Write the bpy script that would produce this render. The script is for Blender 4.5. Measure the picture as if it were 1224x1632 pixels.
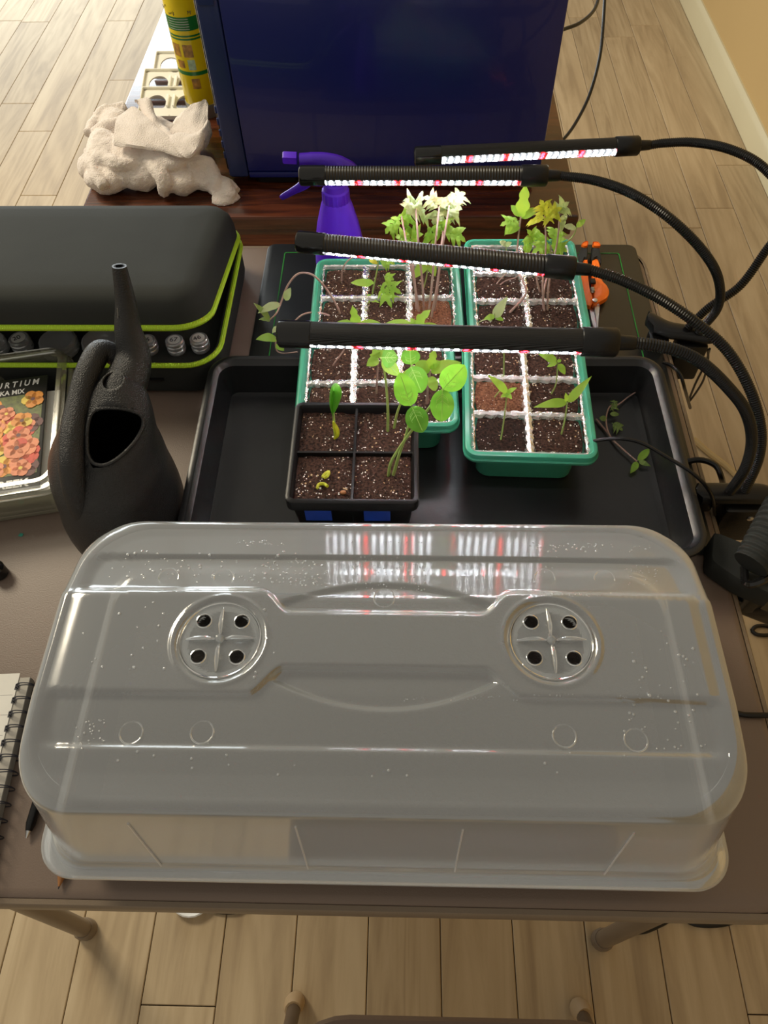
import bpy, math, random
from mathutils import Vector, Matrix, Euler, noise
PI = math.pi
for o in list(bpy.data.objects): bpy.data.objects.remove(o)
SC = bpy.context.scene
COL = SC.collection
# ---------------------------------------------------------------- camera
CH = 0.7009                      # camera height above the table top (table top is z = 0, floor z = -0.71)
CR = Vector((0.99967506, 0.02016235, -0.01559678)); CF = Vector((-0.02420134, 0.55857301, -0.82910222)); CU = CR.cross(CF).normalized()
FOC = 1190.9
cd = bpy.data.cameras.new('camera'); cam = bpy.data.objects.new('camera', cd); COL.objects.link(cam)
mw = Matrix((CR, CU, -CF)).transposed().to_4x4(); mw.translation = Vector((0, 0, CH)); cam.matrix_world = mw
cd.sensor_fit = 'VERTICAL'; cd.sensor_height = 24; cd.lens = 24 * FOC / 1632; cd.clip_start = .01
SC.camera = cam
# ---------------------------------------------------------------- world, lights, exposure
SC.view_settings.view_transform = 'Standard'; SC.view_settings.look = 'None'
SC.view_settings.exposure = 0.08; SC.view_settings.gamma = 1; SC.view_settings.use_curve_mapping = False
w = bpy.data.worlds.new('world'); SC.world = w; w.use_nodes = True
w.node_tree.nodes['Background'].inputs[0].default_value = (1.0, .93, .80, 1); w.node_tree.nodes['Background'].inputs[1].default_value = .385
def area(name, loc, tgt, sx, sy, power, col):
    l = bpy.data.lights.new(name, 'AREA'); l.shape = 'RECTANGLE'; l.size = sx; l.size_y = sy; l.energy = power; l.color = col
    o = bpy.data.objects.new(name, l); COL.objects.link(o); o.location = loc
    o.rotation_euler = (Vector(tgt) - Vector(loc)).to_track_quat('-Z', 'Y').to_euler(); return o
area('window_light', (-1.95, 4.3, .36), (-1.95, 0, .36), 1.9, 1.98, 62, (.86, .95, 1.0))      # glazed door far back left
area('room_lamp', (-1.8, 1.75, 1.65), (-.2, .8, 0), .8, .8, 44, (1.0, .88, .66))                   # ceiling lamp
# ---------------------------------------------------------------- measuring: photo pixel -> world point
def ray(u, v): return CF + CR * ((u - 612) / FOC) - CU * ((v - 816) / FOC)
def P(u, v, z=0.0):
    d = ray(u, v); return Vector((0, 0, CH)) + d * ((z - CH) / d.z)
def PY(u, v, y):
    d = ray(u, v); return Vector((0, 0, CH)) + d * (y / d.y)
# ---------------------------------------------------------------- materials
def lin(c): return tuple(((x / 12.92) if x <= .04045 else ((x + .055) / 1.055) ** 2.4) for x in c)
def base_mat(name):
    m = bpy.data.materials.new(name); m.use_nodes = True
    return m, m.node_tree.nodes, m.node_tree.links, m.node_tree.nodes['Principled BSDF']
def mat(name, col, rough=.5, metal=0, bump=None, var=None, trans=0, spec=.5, coat=0, sub=0, scale=(1, 1, 1), sheen=0):
    m, N, L, b = base_mat(name)
    b.inputs['Base Color'].default_value = (*col, 1); b.inputs['Roughness'].default_value = rough; b.inputs['Metallic'].default_value = metal
    b.inputs['Transmission Weight'].default_value = trans; b.inputs['Specular IOR Level'].default_value = spec; b.inputs['Coat Weight'].default_value = coat
    b.inputs['Sheen Weight'].default_value = sheen
    if bump or var:
        tc = N.new('ShaderNodeTexCoord'); mp = N.new('ShaderNodeMapping'); mp.inputs['Scale'].default_value = scale; L.new(tc.outputs['Object'], mp.inputs[0])
    if var:
        n = N.new('ShaderNodeTexNoise'); n.inputs['Scale'].default_value = var[0]; n.inputs['Detail'].default_value = 5; L.new(mp.outputs[0], n.inputs[0])
        r = N.new('ShaderNodeValToRGB'); r.color_ramp.elements[0].position = .3; r.color_ramp.elements[1].position = .7
        r.color_ramp.elements[0].color = (*[max(0, x * (1 - var[1])) for x in col], 1); r.color_ramp.elements[1].color = (*[min(1, x * (1 + var[1])) for x in col], 1)
        L.new(n.outputs[0], r.inputs[0]); L.new(r.outputs[0], b.inputs['Base Color'])
    if bump:
        n = N.new('ShaderNodeTexNoise'); n.inputs['Scale'].default_value = bump[0]; n.inputs['Detail'].default_value = 4; L.new(mp.outputs[0], n.inputs[0])
        bp = N.new('ShaderNodeBump'); bp.inputs['Strength'].default_value = bump[1]; bp.inputs['Distance'].default_value = .002; L.new(n.outputs[0], bp.inputs['Height']); L.new(bp.outputs[0], b.inputs['Normal'])
    return m
def wood(name, c1, c2, c3, rough, scale, rnd=True, bump=.15, coat=0, hv=.1):
    m, N, L, b = base_mat(name)
    tc = N.new('ShaderNodeTexCoord'); oi = N.new('ShaderNodeObjectInfo'); ad = N.new('ShaderNodeVectorMath'); ad.operation = 'MULTIPLY_ADD'
    cm = N.new('ShaderNodeCombineXYZ'); L.new(oi.outputs['Random'], cm.inputs[0]); L.new(oi.outputs['Random'], cm.inputs[1]); L.new(oi.outputs['Random'], cm.inputs[2])
    L.new(cm.outputs[0], ad.inputs[0]); ad.inputs[1].default_value = (37, 91, 13) if rnd else (0, 0, 0); L.new(tc.outputs['Object'], ad.inputs[2])
    mp = N.new('ShaderNodeMapping'); mp.inputs['Scale'].default_value = scale; L.new(ad.outputs[0], mp.inputs[0])
    n1 = N.new('ShaderNodeTexNoise'); n1.inputs['Scale'].default_value = 1; n1.inputs['Detail'].default_value = 7; n1.inputs['Roughness'].default_value = .62; n1.inputs['Distortion'].default_value = 1.1; L.new(mp.outputs[0], n1.inputs[0])
    m2 = N.new('ShaderNodeMapping'); m2.inputs['Scale'].default_value = tuple(s * .23 for s in scale); L.new(ad.outputs[0], m2.inputs[0])
    n2 = N.new('ShaderNodeTexNoise'); n2.inputs['Scale'].default_value = 1; n2.inputs['Detail'].default_value = 3; n2.inputs['Distortion'].default_value = 2.0; L.new(m2.outputs[0], n2.inputs[0])
    wv = N.new('ShaderNodeMath'); wv.operation = 'SINE'; ml = N.new('ShaderNodeMath'); ml.operation = 'MULTIPLY'; ml.inputs[1].default_value = 60; L.new(n2.outputs[0], ml.inputs[0]); L.new(ml.outputs[0], wv.inputs[0])
    ma = N.new('ShaderNodeMath'); ma.operation = 'MULTIPLY_ADD'; ma.inputs[1].default_value = .07; L.new(wv.outputs[0], ma.inputs[0]); L.new(n1.outputs[0], ma.inputs[2])
    r = N.new('ShaderNodeValToRGB'); e = r.color_ramp.elements; e[0].position = .3; e[0].color = (*c1, 1); e[1].position = .5; e[1].color = (*c2, 1); k = e.new(.74); k.color = (*c3, 1); L.new(ma.outputs[0], r.inputs[0])
    hs = N.new('ShaderNodeHueSaturation'); mr = N.new('ShaderNodeMapRange'); mr.inputs[3].default_value = 1 - hv; mr.inputs[4].default_value = 1 + hv; L.new(oi.outputs['Random'], mr.inputs[0]); L.new(mr.outputs[0], hs.inputs['Value']); L.new(r.outputs[0], hs.inputs['Color'])
    L.new(hs.outputs[0], b.inputs['Base Color']); b.inputs['Roughness'].default_value = rough; b.inputs['Coat Weight'].default_value = coat; b.inputs['Coat Roughness'].default_value = .12
    bp = N.new('ShaderNodeBump'); bp.inputs['Strength'].default_value = bump; bp.inputs['Distance'].default_value = .001; L.new(ma.outputs[0], bp.inputs['Height']); L.new(bp.outputs[0], b.inputs['Normal'])
    return m
def emis(name, col, st):
    m = bpy.data.materials.new(name); m.use_nodes = True; N = m.node_tree.nodes; L = m.node_tree.links; N.remove(N['Principled BSDF'])
    e = N.new('ShaderNodeEmission'); e.inputs[0].default_value = (*col, 1); e.inputs[1].default_value = st; L.new(e.outputs[0], N['Material Output'].inputs[0]); return m
def plastic_film(name, col, transp, rough, transl=.5, gl=.12, bumps=(), aniso=0, edge=2.1):
    # thin clear / frosted plastic: some light straight through, some scattered, some mirrored
    m = bpy.data.materials.new(name); m.use_nodes = True; N = m.node_tree.nodes; L = m.node_tree.links; N.remove(N['Principled BSDF'])
    t = N.new('ShaderNodeBsdfTransparent'); t.inputs[0].default_value = (.97, .98, .98, 1)
    d = N.new('ShaderNodeBsdfDiffuse'); d.inputs[0].default_value = (*col, 1); tl = N.new('ShaderNodeBsdfTranslucent'); tl.inputs[0].default_value = (*col, 1)
    m1 = N.new('ShaderNodeMixShader'); m1.inputs[0].default_value = transl; L.new(d.outputs[0], m1.inputs[1]); L.new(tl.outputs[0], m1.inputs[2])
    lw = N.new('ShaderNodeLayerWeight'); lw.inputs[0].default_value = .48
    mr = N.new('ShaderNodeMapRange'); mr.inputs[3].default_value = 1 - transp; mr.inputs[4].default_value = min(1, (1 - transp) * edge); L.new(lw.outputs['Facing'], mr.inputs[0])
    m2 = N.new('ShaderNodeMixShader'); L.new(mr.outputs[0], m2.inputs[0]); L.new(t.outputs[0], m2.inputs[1]); L.new(m1.outputs[0], m2.inputs[2])
    g = N.new('ShaderNodeBsdfGlossy'); g.inputs['Roughness'].default_value = rough; g.inputs[0].default_value = (1, 1, 1, 1)
    if aniso:
        g.inputs['Anisotropy'].default_value = aniso; tv = N.new('ShaderNodeCombineXYZ'); tv.inputs[0].default_value = 1; L.new(tv.outputs[0], g.inputs['Tangent'])
    fr = N.new('ShaderNodeFresnel'); fr.inputs[0].default_value = 1.45; fm = N.new('ShaderNodeMath'); fm.operation = 'MULTIPLY_ADD'; fm.inputs[1].default_value = 1.0; fm.inputs[2].default_value = gl; L.new(fr.outputs[0], fm.inputs[0])
    m3 = N.new('ShaderNodeMixShader'); L.new(fm.outputs[0], m3.inputs[0]); L.new(m2.outputs[0], m3.inputs[1]); L.new(g.outputs[0], m3.inputs[2])
    L.new(m3.outputs[0], N['Material Output'].inputs[0])
    prev = None
    for sc, st in bumps:
        tc = N.new('ShaderNodeTexCoord'); mp = N.new('ShaderNodeMapping'); mp.inputs['Scale'].default_value = sc; L.new(tc.outputs['Object'], mp.inputs[0])
        n = N.new('ShaderNodeTexNoise'); n.inputs['Scale'].default_value = 1; n.inputs['Detail'].default_value = 2; L.new(mp.outputs[0], n.inputs[0])
        bp = N.new('ShaderNodeBump'); bp.inputs['Strength'].default_value = st; bp.inputs['Distance'].default_value = .001; L.new(n.outputs[0], bp.inputs['Height'])
        if prev: L.new(prev.outputs[0], bp.inputs['Normal'])
        prev = bp
    if prev: L.new(prev.outputs[0], g.inputs['Normal']); L.new(prev.outputs[0], fr.inputs['Normal'])
    return m
def leaf_mat(name, col, tcol, mixf=.45):
    m, N, L, b = base_mat(name)
    b.inputs['Base Color'].default_value = (*col, 1); b.inputs['Roughness'].default_value = .5
    tl = N.new('ShaderNodeBsdfTranslucent'); tl.inputs[0].default_value = (*tcol, 1)
    mx = N.new('ShaderNodeMixShader'); mx.inputs[0].default_value = mixf; L.new(b.outputs[0], mx.inputs[1]); L.new(tl.outputs[0], mx.inputs[2]); L.new(mx.outputs[0], N['Material Output'].inputs[0])
    tc = N.new('ShaderNodeTexCoord'); n = N.new('ShaderNodeTexNoise'); n.inputs['Scale'].default_value = 260; L.new(tc.outputs['Object'], n.inputs[0])
    bp = N.new('ShaderNodeBump'); bp.inputs['Strength'].default_value = .25; bp.inputs['Distance'].default_value = .001; L.new(n.outputs[0], bp.inputs['Height']); L.new(bp.outputs[0], b.inputs['Normal'])
    return m
def soil_mat(name, c1, c2, speck):
    m, N, L, b = base_mat(name); tc = N.new('ShaderNodeTexCoord'); b.inputs['Roughness'].default_value = .9; b.inputs['Specular IOR Level'].default_value = .2
    n = N.new('ShaderNodeTexNoise'); n.inputs['Scale'].default_value = 420; n.inputs['Detail'].default_value = 6; L.new(tc.outputs['Object'], n.inputs[0])
    r = N.new('ShaderNodeValToRGB'); r.color_ramp.elements[0].position = .36; r.color_ramp.elements[0].color = (*c1, 1); r.color_ramp.elements[1].position = .7; r.color_ramp.elements[1].color = (*c2, 1); L.new(n.outputs[0], r.inputs[0])
    cur = r.outputs[0]
    for sc, th, cc in ((330, .20 * speck, (.75, .72, .66)), (210, .17 * speck, (.5, .36, .2)), (150, .13 * speck, (.8, .78, .72))):
        v = N.new('ShaderNodeTexVoronoi'); v.inputs['Scale'].default_value = sc; L.new(tc.outputs['Object'], v.inputs['Vector'])
        vn = N.new('ShaderNodeTexNoise'); vn.inputs['Scale'].default_value = sc * .35; L.new(tc.outputs['Object'], vn.inputs[0])
        l1 = N.new('ShaderNodeMath'); l1.operation = 'LESS_THAN'; l1.inputs[1].default_value = th; L.new(v.outputs['Distance'], l1.inputs[0])
        l2 = N.new('ShaderNodeMath'); l2.operation = 'GREATER_THAN'; l2.inputs[1].default_value = .56; L.new(vn.outputs[0], l2.inputs[0])
        mu = N.new('ShaderNodeMath'); mu.operation = 'MULTIPLY'; L.new(l1.outputs[0], mu.inputs[0]); L.new(l2.outputs[0], mu.inputs[1])
        mx = N.new('ShaderNodeMix'); mx.data_type = 'RGBA'; L.new(mu.outputs[0], mx.inputs['Factor']); L.new(cur, mx.inputs[6]); mx.inputs[7].default_value = (*cc, 1); cur = mx.outputs[2]
    L.new(cur, b.inputs['Base Color'])
    bp = N.new('ShaderNodeBump'); bp.inputs['Strength'].default_value = 1; bp.inputs['Distance'].default_value = .002; L.new(n.outputs[0], bp.inputs['Height']); L.new(bp.outputs[0], b.inputs['Normal'])
    return m
def led_mat(name, st):
    # row of light-emitting chips: white with a red one every 4 cm, dark gaps between chips (object X runs along the bar)
    m = bpy.data.materials.new(name); m.use_nodes = True; N = m.node_tree.nodes; L = m.node_tree.links; N.remove(N['Principled BSDF'])
    tc = N.new('ShaderNodeTexCoord'); sx = N.new('ShaderNodeSeparateXYZ'); L.new(tc.outputs['Object'], sx.inputs[0])
    def saw(period, lo):
        a = N.new('ShaderNodeMath'); a.operation = 'PINGPONG'; a.inputs[1].default_value = period / 2; L.new(sx.outputs[0], a.inputs[0])
        c = N.new('ShaderNodeMath'); c.operation = 'LESS_THAN'; c.inputs[1].default_value = lo; L.new(a.outputs[0], c.inputs[0]); return c.outputs[0]
    chip = saw(.0084, .0020); red = saw(.048, .0045)
    mx = N.new('ShaderNodeMix'); mx.data_type = 'RGBA'; mx.inputs[6].default_value = (.88, .93, 1, 1); mx.inputs[7].default_value = (1.0, .008, .016, 1); L.new(red, mx.inputs['Factor'])
    s = N.new('ShaderNodeMapRange'); s.inputs[3].default_value = .62; s.inputs[4].default_value = st * 1.9; L.new(chip, s.inputs[0])
    e = N.new('ShaderNodeEmission'); L.new(mx.outputs[2], e.inputs[0]); L.new(s.outputs[0], e.inputs[1]); L.new(e.outputs[0], N['Material Output'].inputs[0]); return m
def ribbed(name, col, rough, axis, freq, st):
    m, N, L, b = base_mat(name); b.inputs['Base Color'].default_value = (*col, 1); b.inputs['Roughness'].default_value = rough
    tc = N.new('ShaderNodeTexCoord'); sx = N.new('ShaderNodeSeparateXYZ'); L.new(tc.outputs['Object'], sx.inputs[0])
    a = N.new('ShaderNodeMath'); a.operation = 'MULTIPLY'; a.inputs[1].default_value = freq; L.new(sx.outputs[axis], a.inputs[0]); s = N.new('ShaderNodeMath'); s.operation = 'SINE'; L.new(a.outputs[0], s.inputs[0])
    bp = N.new('ShaderNodeBump'); bp.inputs['Strength'].default_value = st; bp.inputs['Distance'].default_value = .001; L.new(s.outputs[0], bp.inputs['Height']); L.new(bp.outputs[0], b.inputs['Normal']); return m

plank_m = wood('plank_oak', lin((.66, .575, .45)), lin((.74, .655, .52)), lin((.80, .72, .585)), .62, (17, 1.5, 8), bump=.10, hv=.08)
gap_m = mat('floor_gap', (.06, .04, .02), .9, var=(20, .2))
wall_m = mat('wall_paint', lin((.80, .68, .46)), .8, bump=(120, .05), var=(2, .03))
base_m = mat('white_trim', lin((.86, .82, .68)), .45, var=(3, .03))
vinyl = mat('taupe_vinyl', lin((.47, .405, .36)), .42, bump=(700, .12), var=(6, .05))
tmetal = mat('taupe_metal', lin((.50, .44, .37)), .4, bump=(900, .15), var=(30, .04))
capm = mat('beige_rubber', lin((.70, .60, .46)), .6, var=(30, .05))
darkwood = wood('dark_walnut', lin((.16, .06, .02)), lin((.30, .14, .07)), lin((.42, .22, .12)), .22, (3, 40, 40), rnd=False, coat=.5, hv=0)
midwood = wood('brown_walnut', lin((.30, .13, .05)), lin((.42, .20, .08)), lin((.52, .28, .13)), .4, (4, 40, 60), rnd=False, hv=0)
trayblk = mat('black_tray_plastic', (.010, .0105, .0115), .3, bump=(90, .12), var=(14, .25))
blk = mat('black_plastic', (.007, .007, .0075), .33, bump=(500, .08), var=(60, .1), spec=.35)
blkgloss = mat('glossy_black_plastic', (.01, .01, .01), .12, var=(60, .1))
softblk = mat('matte_black_fabric', (.030, .033, .031), .85, bump=(900, .1), var=(12, .08), spec=.25)
canblk = mat('black_can_plastic', (.012, .012, .0125), .30, bump=(850, .6), var=(30, .15))
matblk = mat('black_rubber_mat', (.010, .0115, .012), .34, bump=(60, .05), var=(10, .15))
greenl = mat('green_line_print', lin((.10, .50, .16)), .5, var=(30, .1))
lime = ribbed('lime_zip', lin((.70, .86, .16)), .5, 0, 3000, .35)
greenp = mat('green_tray_plastic', lin((.28, .66, .54)), .22, bump=(40, .05), var=(20, .08), trans=.15)
insert = plastic_film('clear_cell_plastic', (.9, .93, .93), .40, .09, .3, .25, (((220, 220, 220), 1.0), ((600, 600, 600), .8)))
domem = plastic_film('frosted_dome_plastic', (.90, .96, 1.0), .77, .105, .5, .19, (((5, 40, 5), .05),), aniso=.7, edge=4.0)
ventm = plastic_film('clear_vent_plastic', (.85, .9, .95), .84, .1, .4, .05, (((60, 60, 60), .2),))
boxm = plastic_film('clear_box_plastic', (.80, .78, .55), .80, .12, .4, .10, (((30, 30, 30), .15),))
jarm = plastic_film('clear_jar_plastic', (.8, .82, .86), .60, .12, .4, .16)
dropm = plastic_film('water', (.9, .95, 1), .76, .05, .3, .09)
ribm = plastic_film('pale_rib_plastic', (.95, .95, .95), .25, .2, .4, .05)
soil = soil_mat('potting_soil', (.012, .006, .004), (.085, .042, .028), 1.25)
soil2 = soil_mat('coir_soil', (.08, .03, .015), (.26, .12, .065), .7)
soild = soil_mat('damp_soil', (.010, .006, .005), (.05, .026, .018), .9)
lf_bright = leaf_mat('bright_green_leaf', lin((.60, .78, .30)), lin((.74, .90, .30)))
lf_cuc = leaf_mat('cucumber_leaf', lin((.40, .68, .22)), lin((.54, .82, .24)))
lf_pale = leaf_mat('pale_green_leaf', lin((.76, .82, .62)), lin((.80, .88, .50)))
lf_yel = leaf_mat('yellow_green_leaf', lin((.82, .84, .28)), lin((.88, .90, .28)))
lf_dry = leaf_mat('dull_green_leaf', lin((.48, .58, .30)), lin((.5, .6, .3)), .2)
veinm = mat('leaf_vein', lin((.66, .84, .42)), .6, var=(80, .1))
stem_g = mat('green_stem', lin((.60, .70, .38)), .5, var=(80, .12))
stem_p = mat('pinkish_stem', lin((.68, .56, .52)), .5, var=(60, .18))
bluep = mat('blue_case_metal', (.005, .012, .15), .30, bump=(300, .04), var=(2, .12), coat=.25)
blueb = mat('blue_bezel_plastic', (.016, .03, .12), .28, var=(8, .1))
purple = mat('purple_plastic', lin((.40, .16, .95)), .35, var=(20, .06), trans=.1)
purpled = mat('deep_purple_plastic', lin((.30, .13, .75)), .3, var=(20, .08))
orange = mat('orange_grip', lin((.96, .46, .08)), .45, bump=(300, .05), var=(30, .05))
steel = mat('brushed_steel', (.62, .62, .62), .28, 1, var=(60, .1))
towelm = mat('cream_terry_cloth', lin((.97, .925, .89)), .95, bump=(520, 1.0), var=(40, .06), spec=.1, sheen=.3)
creamp = mat('cream_plastic', lin((.98, .97, .93)), .35, var=(30, .04))
yellow = mat('yellow_can_paint', lin((.90, .80, .08)), .22, var=(10, .06))
greenb = mat('green_label_print', lin((.10, .45, .20)), .3, var=(60, .15))
picm = mat('brown_label_picture', lin((.66, .48, .18)), .3, var=(90, .6))
picg = mat('pale_label_picture', lin((.62, .72, .60)), .3, var=(90, .35))
greym = mat('grey_metal', (.35, .35, .34), .35, .7, var=(30, .1))
white = mat('white_plastic', (.8, .8, .78), .4, var=(20, .03))
paper = mat('white_paper', (.82, .80, .74), .8, var=(30, .03))
papere = ribbed('paper_edges', (.5, .47, .42), .9, 2, 9000, .8)
ink = mat('ink', (.02, .02, .03), .6, var=(30, .1))
inkg = mat('grey_ruling', (.35, .35, .35), .7, var=(30, .1))
packm = mat('black_packet_paper', (.02, .02, .018), .4, var=(40, .15))
teal = mat('teal_scrap', lin((.16, .55, .48)), .5, var=(50, .1))
bluetape = mat('blue_tape', lin((.06, .22, .60)), .5, var=(60, .15))
pencilw = mat('pencil_wood', lin((.62, .42, .24)), .6, var=(80, .15))
pets = [mat('orange_petal_print', lin((.96, .60, .16)), .5, var=(120, .2)), mat('red_petal_print', lin((.85, .25, .12)), .5, var=(120, .2)), mat('yellow_petal_print', lin((.95, .82, .30)), .5, var=(120, .15)), mat('salmon_petal_print', lin((.93, .56, .38)), .5, var=(120, .15)), mat('dark_red_petal_print', lin((.35, .10, .12)), .5, var=(120, .2)), mat('leaf_print', lin((.38, .42, .16)), .5, var=(200, .4))]
cordw = mat('beige_cord', lin((.74, .64, .44)), .5, var=(30, .05))
# ---------------------------------------------------------------- mesh building
class MB:
    def __init__(s): s.v = []; s.f = []; s.mi = []
    def add(s, vs, fs, mi=0):
        o = len(s.v); s.v += [tuple(a) for a in vs]; s.f += [tuple(i + o for i in f) for f in fs]; s.mi += [mi] * len(fs); return s
    def loft(s, rings, cap0=True, cap1=True, closed=True, mi=0):
        n = len(rings[0]); vs = [p for r in rings for p in r]; fs = []
        for i in range(len(rings) - 1):
            for j in range(n if closed else n - 1):
                k = (j + 1) % n; fs.append((i * n + j, i * n + k, (i + 1) * n + k, (i + 1) * n + j))
        if cap0: fs.append(tuple(range(n - 1, -1, -1)))
        if cap1: fs.append(tuple((len(rings) - 1) * n + j for j in range(n)))
        return s.add(vs, fs, mi)
    def tube(s, pts, r, n=8, caps=True, mi=0, flat=1.0, up=None):
        pts = [Vector(p) for p in pts]; rs = r if isinstance(r, (list, tuple)) else [r] * len(pts); rings = []; prev = None
        for i, p in enumerate(pts):
            t = (pts[min(i + 1, len(pts) - 1)] - pts[max(i - 1, 0)]).normalized()
            if prev is None: a = Vector(up) if up else (Vector((0, 0, 1)) if abs(t.z) < .9 else Vector((1, 0, 0)))
            else: a = prev
            a = (a - t * a.dot(t)).normalized(); prev = a; b = t.cross(a)
            rings.append([p + (a * math.cos(2 * PI * j / n) * flat + b * math.sin(2 * PI * j / n)) * rs[i] for j in range(n)])
        return s.loft(rings, caps, caps, mi=mi)
    def box(s, x0, x1, y0, y1, z0, z1, mi=0, b=0.0):
        if b <= 0: return s.add([(x0, y0, z0), (x1, y0, z0), (x1, y1, z0), (x0, y1, z0), (x0, y0, z1), (x1, y0, z1), (x1, y1, z1), (x0, y1, z1)], [(3, 2, 1, 0), (4, 5, 6, 7), (0, 1, 5, 4), (1, 2, 6, 5), (2, 3, 7, 6), (3, 0, 4, 7)], mi)
        cx, cy, w, d = (x0 + x1) / 2, (y0 + y1) / 2, x1 - x0, y1 - y0
        return s.tray(cx, cy, w, d, b * 1.3, [(-b, z0), (0, z0 + b), (0, z1 - b), (-b * .3, z1 - b * .3), (-b, z1)], mi=mi, n=2)
    def tray(s, cx, cy, w, d, r, prof, rot=0, n=5, mi=0, cap0=True, cap1=True, tf=None):
        rings = [[(x, y, z) for x, y in rr(cx, cy, w + 2 * o, d + 2 * o, max(r + o, .0008), n, rot)] for o, z in prof]
        return s.loft(rings, cap0, cap1, mi=mi)
    def lathe(s, prof, c, n=20, mi=0, caps=True, axis=None):
        c = Vector(c); q = Vector((0, 0, 1)).rotation_difference(Vector(axis)) if axis else None; rings = []
        for r, z in prof:
            ring = [Vector((r * math.cos(2 * PI * j / n), r * math.sin(2 * PI * j / n), z)) for j in range(n)]
            rings.append([c + (q @ p if q else p) for p in ring])
        return s.loft(rings, caps, caps, mi=mi)
    def prism(s, out, z0, z1, mi=0):
        return s.loft([[(x, y, z0) for x, y in out], [(x, y, z1) for x, y in out]], mi=mi)
def rr(cx, cy, w, d, r, n=5, rot=0):
    r = min(r, w / 2 - 1e-5, d / 2 - 1e-5); out = []; c, s = math.cos(rot), math.sin(rot)
    for sx, sy, a0 in ((1, 1, 0), (-1, 1, PI / 2), (-1, -1, PI), (1, -1, 1.5 * PI)):
        for k in range(n + 1):
            a = a0 + PI / 2 * k / n; x = sx * (w / 2 - r) + r * math.cos(a); y = sy * (d / 2 - r) + r * math.sin(a); out.append((cx + c * x - s * y, cy + s * x + c * y))
    return out
def spl(pts, k=8):
    pts = [Vector(p) for p in pts]; q = [pts[0] * 2 - pts[1]] + pts + [pts[-1] * 2 - pts[-2]]; out = []
    for i in range(1, len(q) - 2):
        a, b, c, d = q[i - 1:i + 3]
        for j in range(k):
            t = j / k; out.append(.5 * ((2 * b) + (c - a) * t + (2 * a - 5 * b + 4 * c - d) * t * t + (3 * b - a - 3 * c + d) * t ** 3))
    return out + [pts[-1]]
def lerp(a, b, t): return a + (b - a) * t
def even(pts, step):
    out = [pts[0]]; acc = 0
    for a, b in zip(pts, pts[1:]):
        L = (b - a).length; pos = step - acc
        while pos < L: out.append(a.lerp(b, pos / L)); pos += step
        acc = (acc + L) % step
    return out
WM = {}
def thing(name, label, cat, loc=(0, 0, 0), rot=(0, 0, 0), group=None, kind=None):
    o = bpy.data.objects.new(name, None); COL.objects.link(o); o.location = loc; o.rotation_euler = rot; o.empty_display_size = .02
    WM[o.name] = Matrix.Translation(Vector(loc)) @ Euler(rot).to_matrix().to_4x4(); tag(o, label, cat, group, kind); return o
def tag(o, label=None, cat=None, group=None, kind=None):
    for k, v in (('label', label), ('category', cat), ('group', group), ('kind', kind)):
        if v: o[k] = v
    return o
def obj(name, mb, ma, parent=None, local=False, smooth=35, label=None, kind=None, loc=None):
    me = bpy.data.meshes.new(name); vs = mb.v
    if parent is not None and not local:
        inv = WM[parent.name].inverted(); vs = [tuple(inv @ Vector(p)) for p in vs]
    elif parent is None:
        if loc is None:
            xs = [p[0] for p in vs]; ys = [p[1] for p in vs]; zs = [p[2] for p in vs]; loc = ((min(xs) + max(xs)) / 2, (min(ys) + max(ys)) / 2, min(zs))
        vs = [(p[0] - loc[0], p[1] - loc[1], p[2] - loc[2]) for p in vs]
    me.from_pydata(vs, [], mb.f)
    for m in (ma if isinstance(ma, (list, tuple)) else [ma]): me.materials.append(m)
    if any(mb.mi): me.polygons.foreach_set('material_index', mb.mi)
    if smooth: me.shade_smooth(); me.set_sharp_from_angle(angle=math.radians(smooth))
    me.update(); o = bpy.data.objects.new(name, me); COL.objects.link(o)
    if parent is not None: o.parent = parent; WM[o.name] = WM[parent.name].copy()
    else: o.location = loc; WM[o.name] = Matrix.Translation(Vector(loc))
    if label: o['label'] = label
    if kind: o['kind'] = kind
    return o
def text(name, s, size, M, ma, parent, label=None, align='RIGHT', sx=1.0, shear=0, off=0.0):
    # flat lettering: M is a 4x4 matrix in the parent's local space
    cu = bpy.data.curves.new(name, 'FONT'); cu.body = s; cu.size = size; cu.align_x = align; cu.extrude = .0001; cu.shear = shear; cu.offset = off
    t = bpy.data.objects.new('tmp', cu); me = bpy.data.meshes.new_from_object(t); bpy.data.objects.remove(t)
    me.transform(M @ Matrix.Diagonal((sx, 1, 1, 1))); me.materials.clear(); me.materials.append(ma)
    o = bpy.data.objects.new(name, me); COL.objects.link(o); o.parent = parent; WM[o.name] = WM[parent.name].copy()
    if label: o['label'] = label
    return o
R = random.Random(7)
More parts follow.
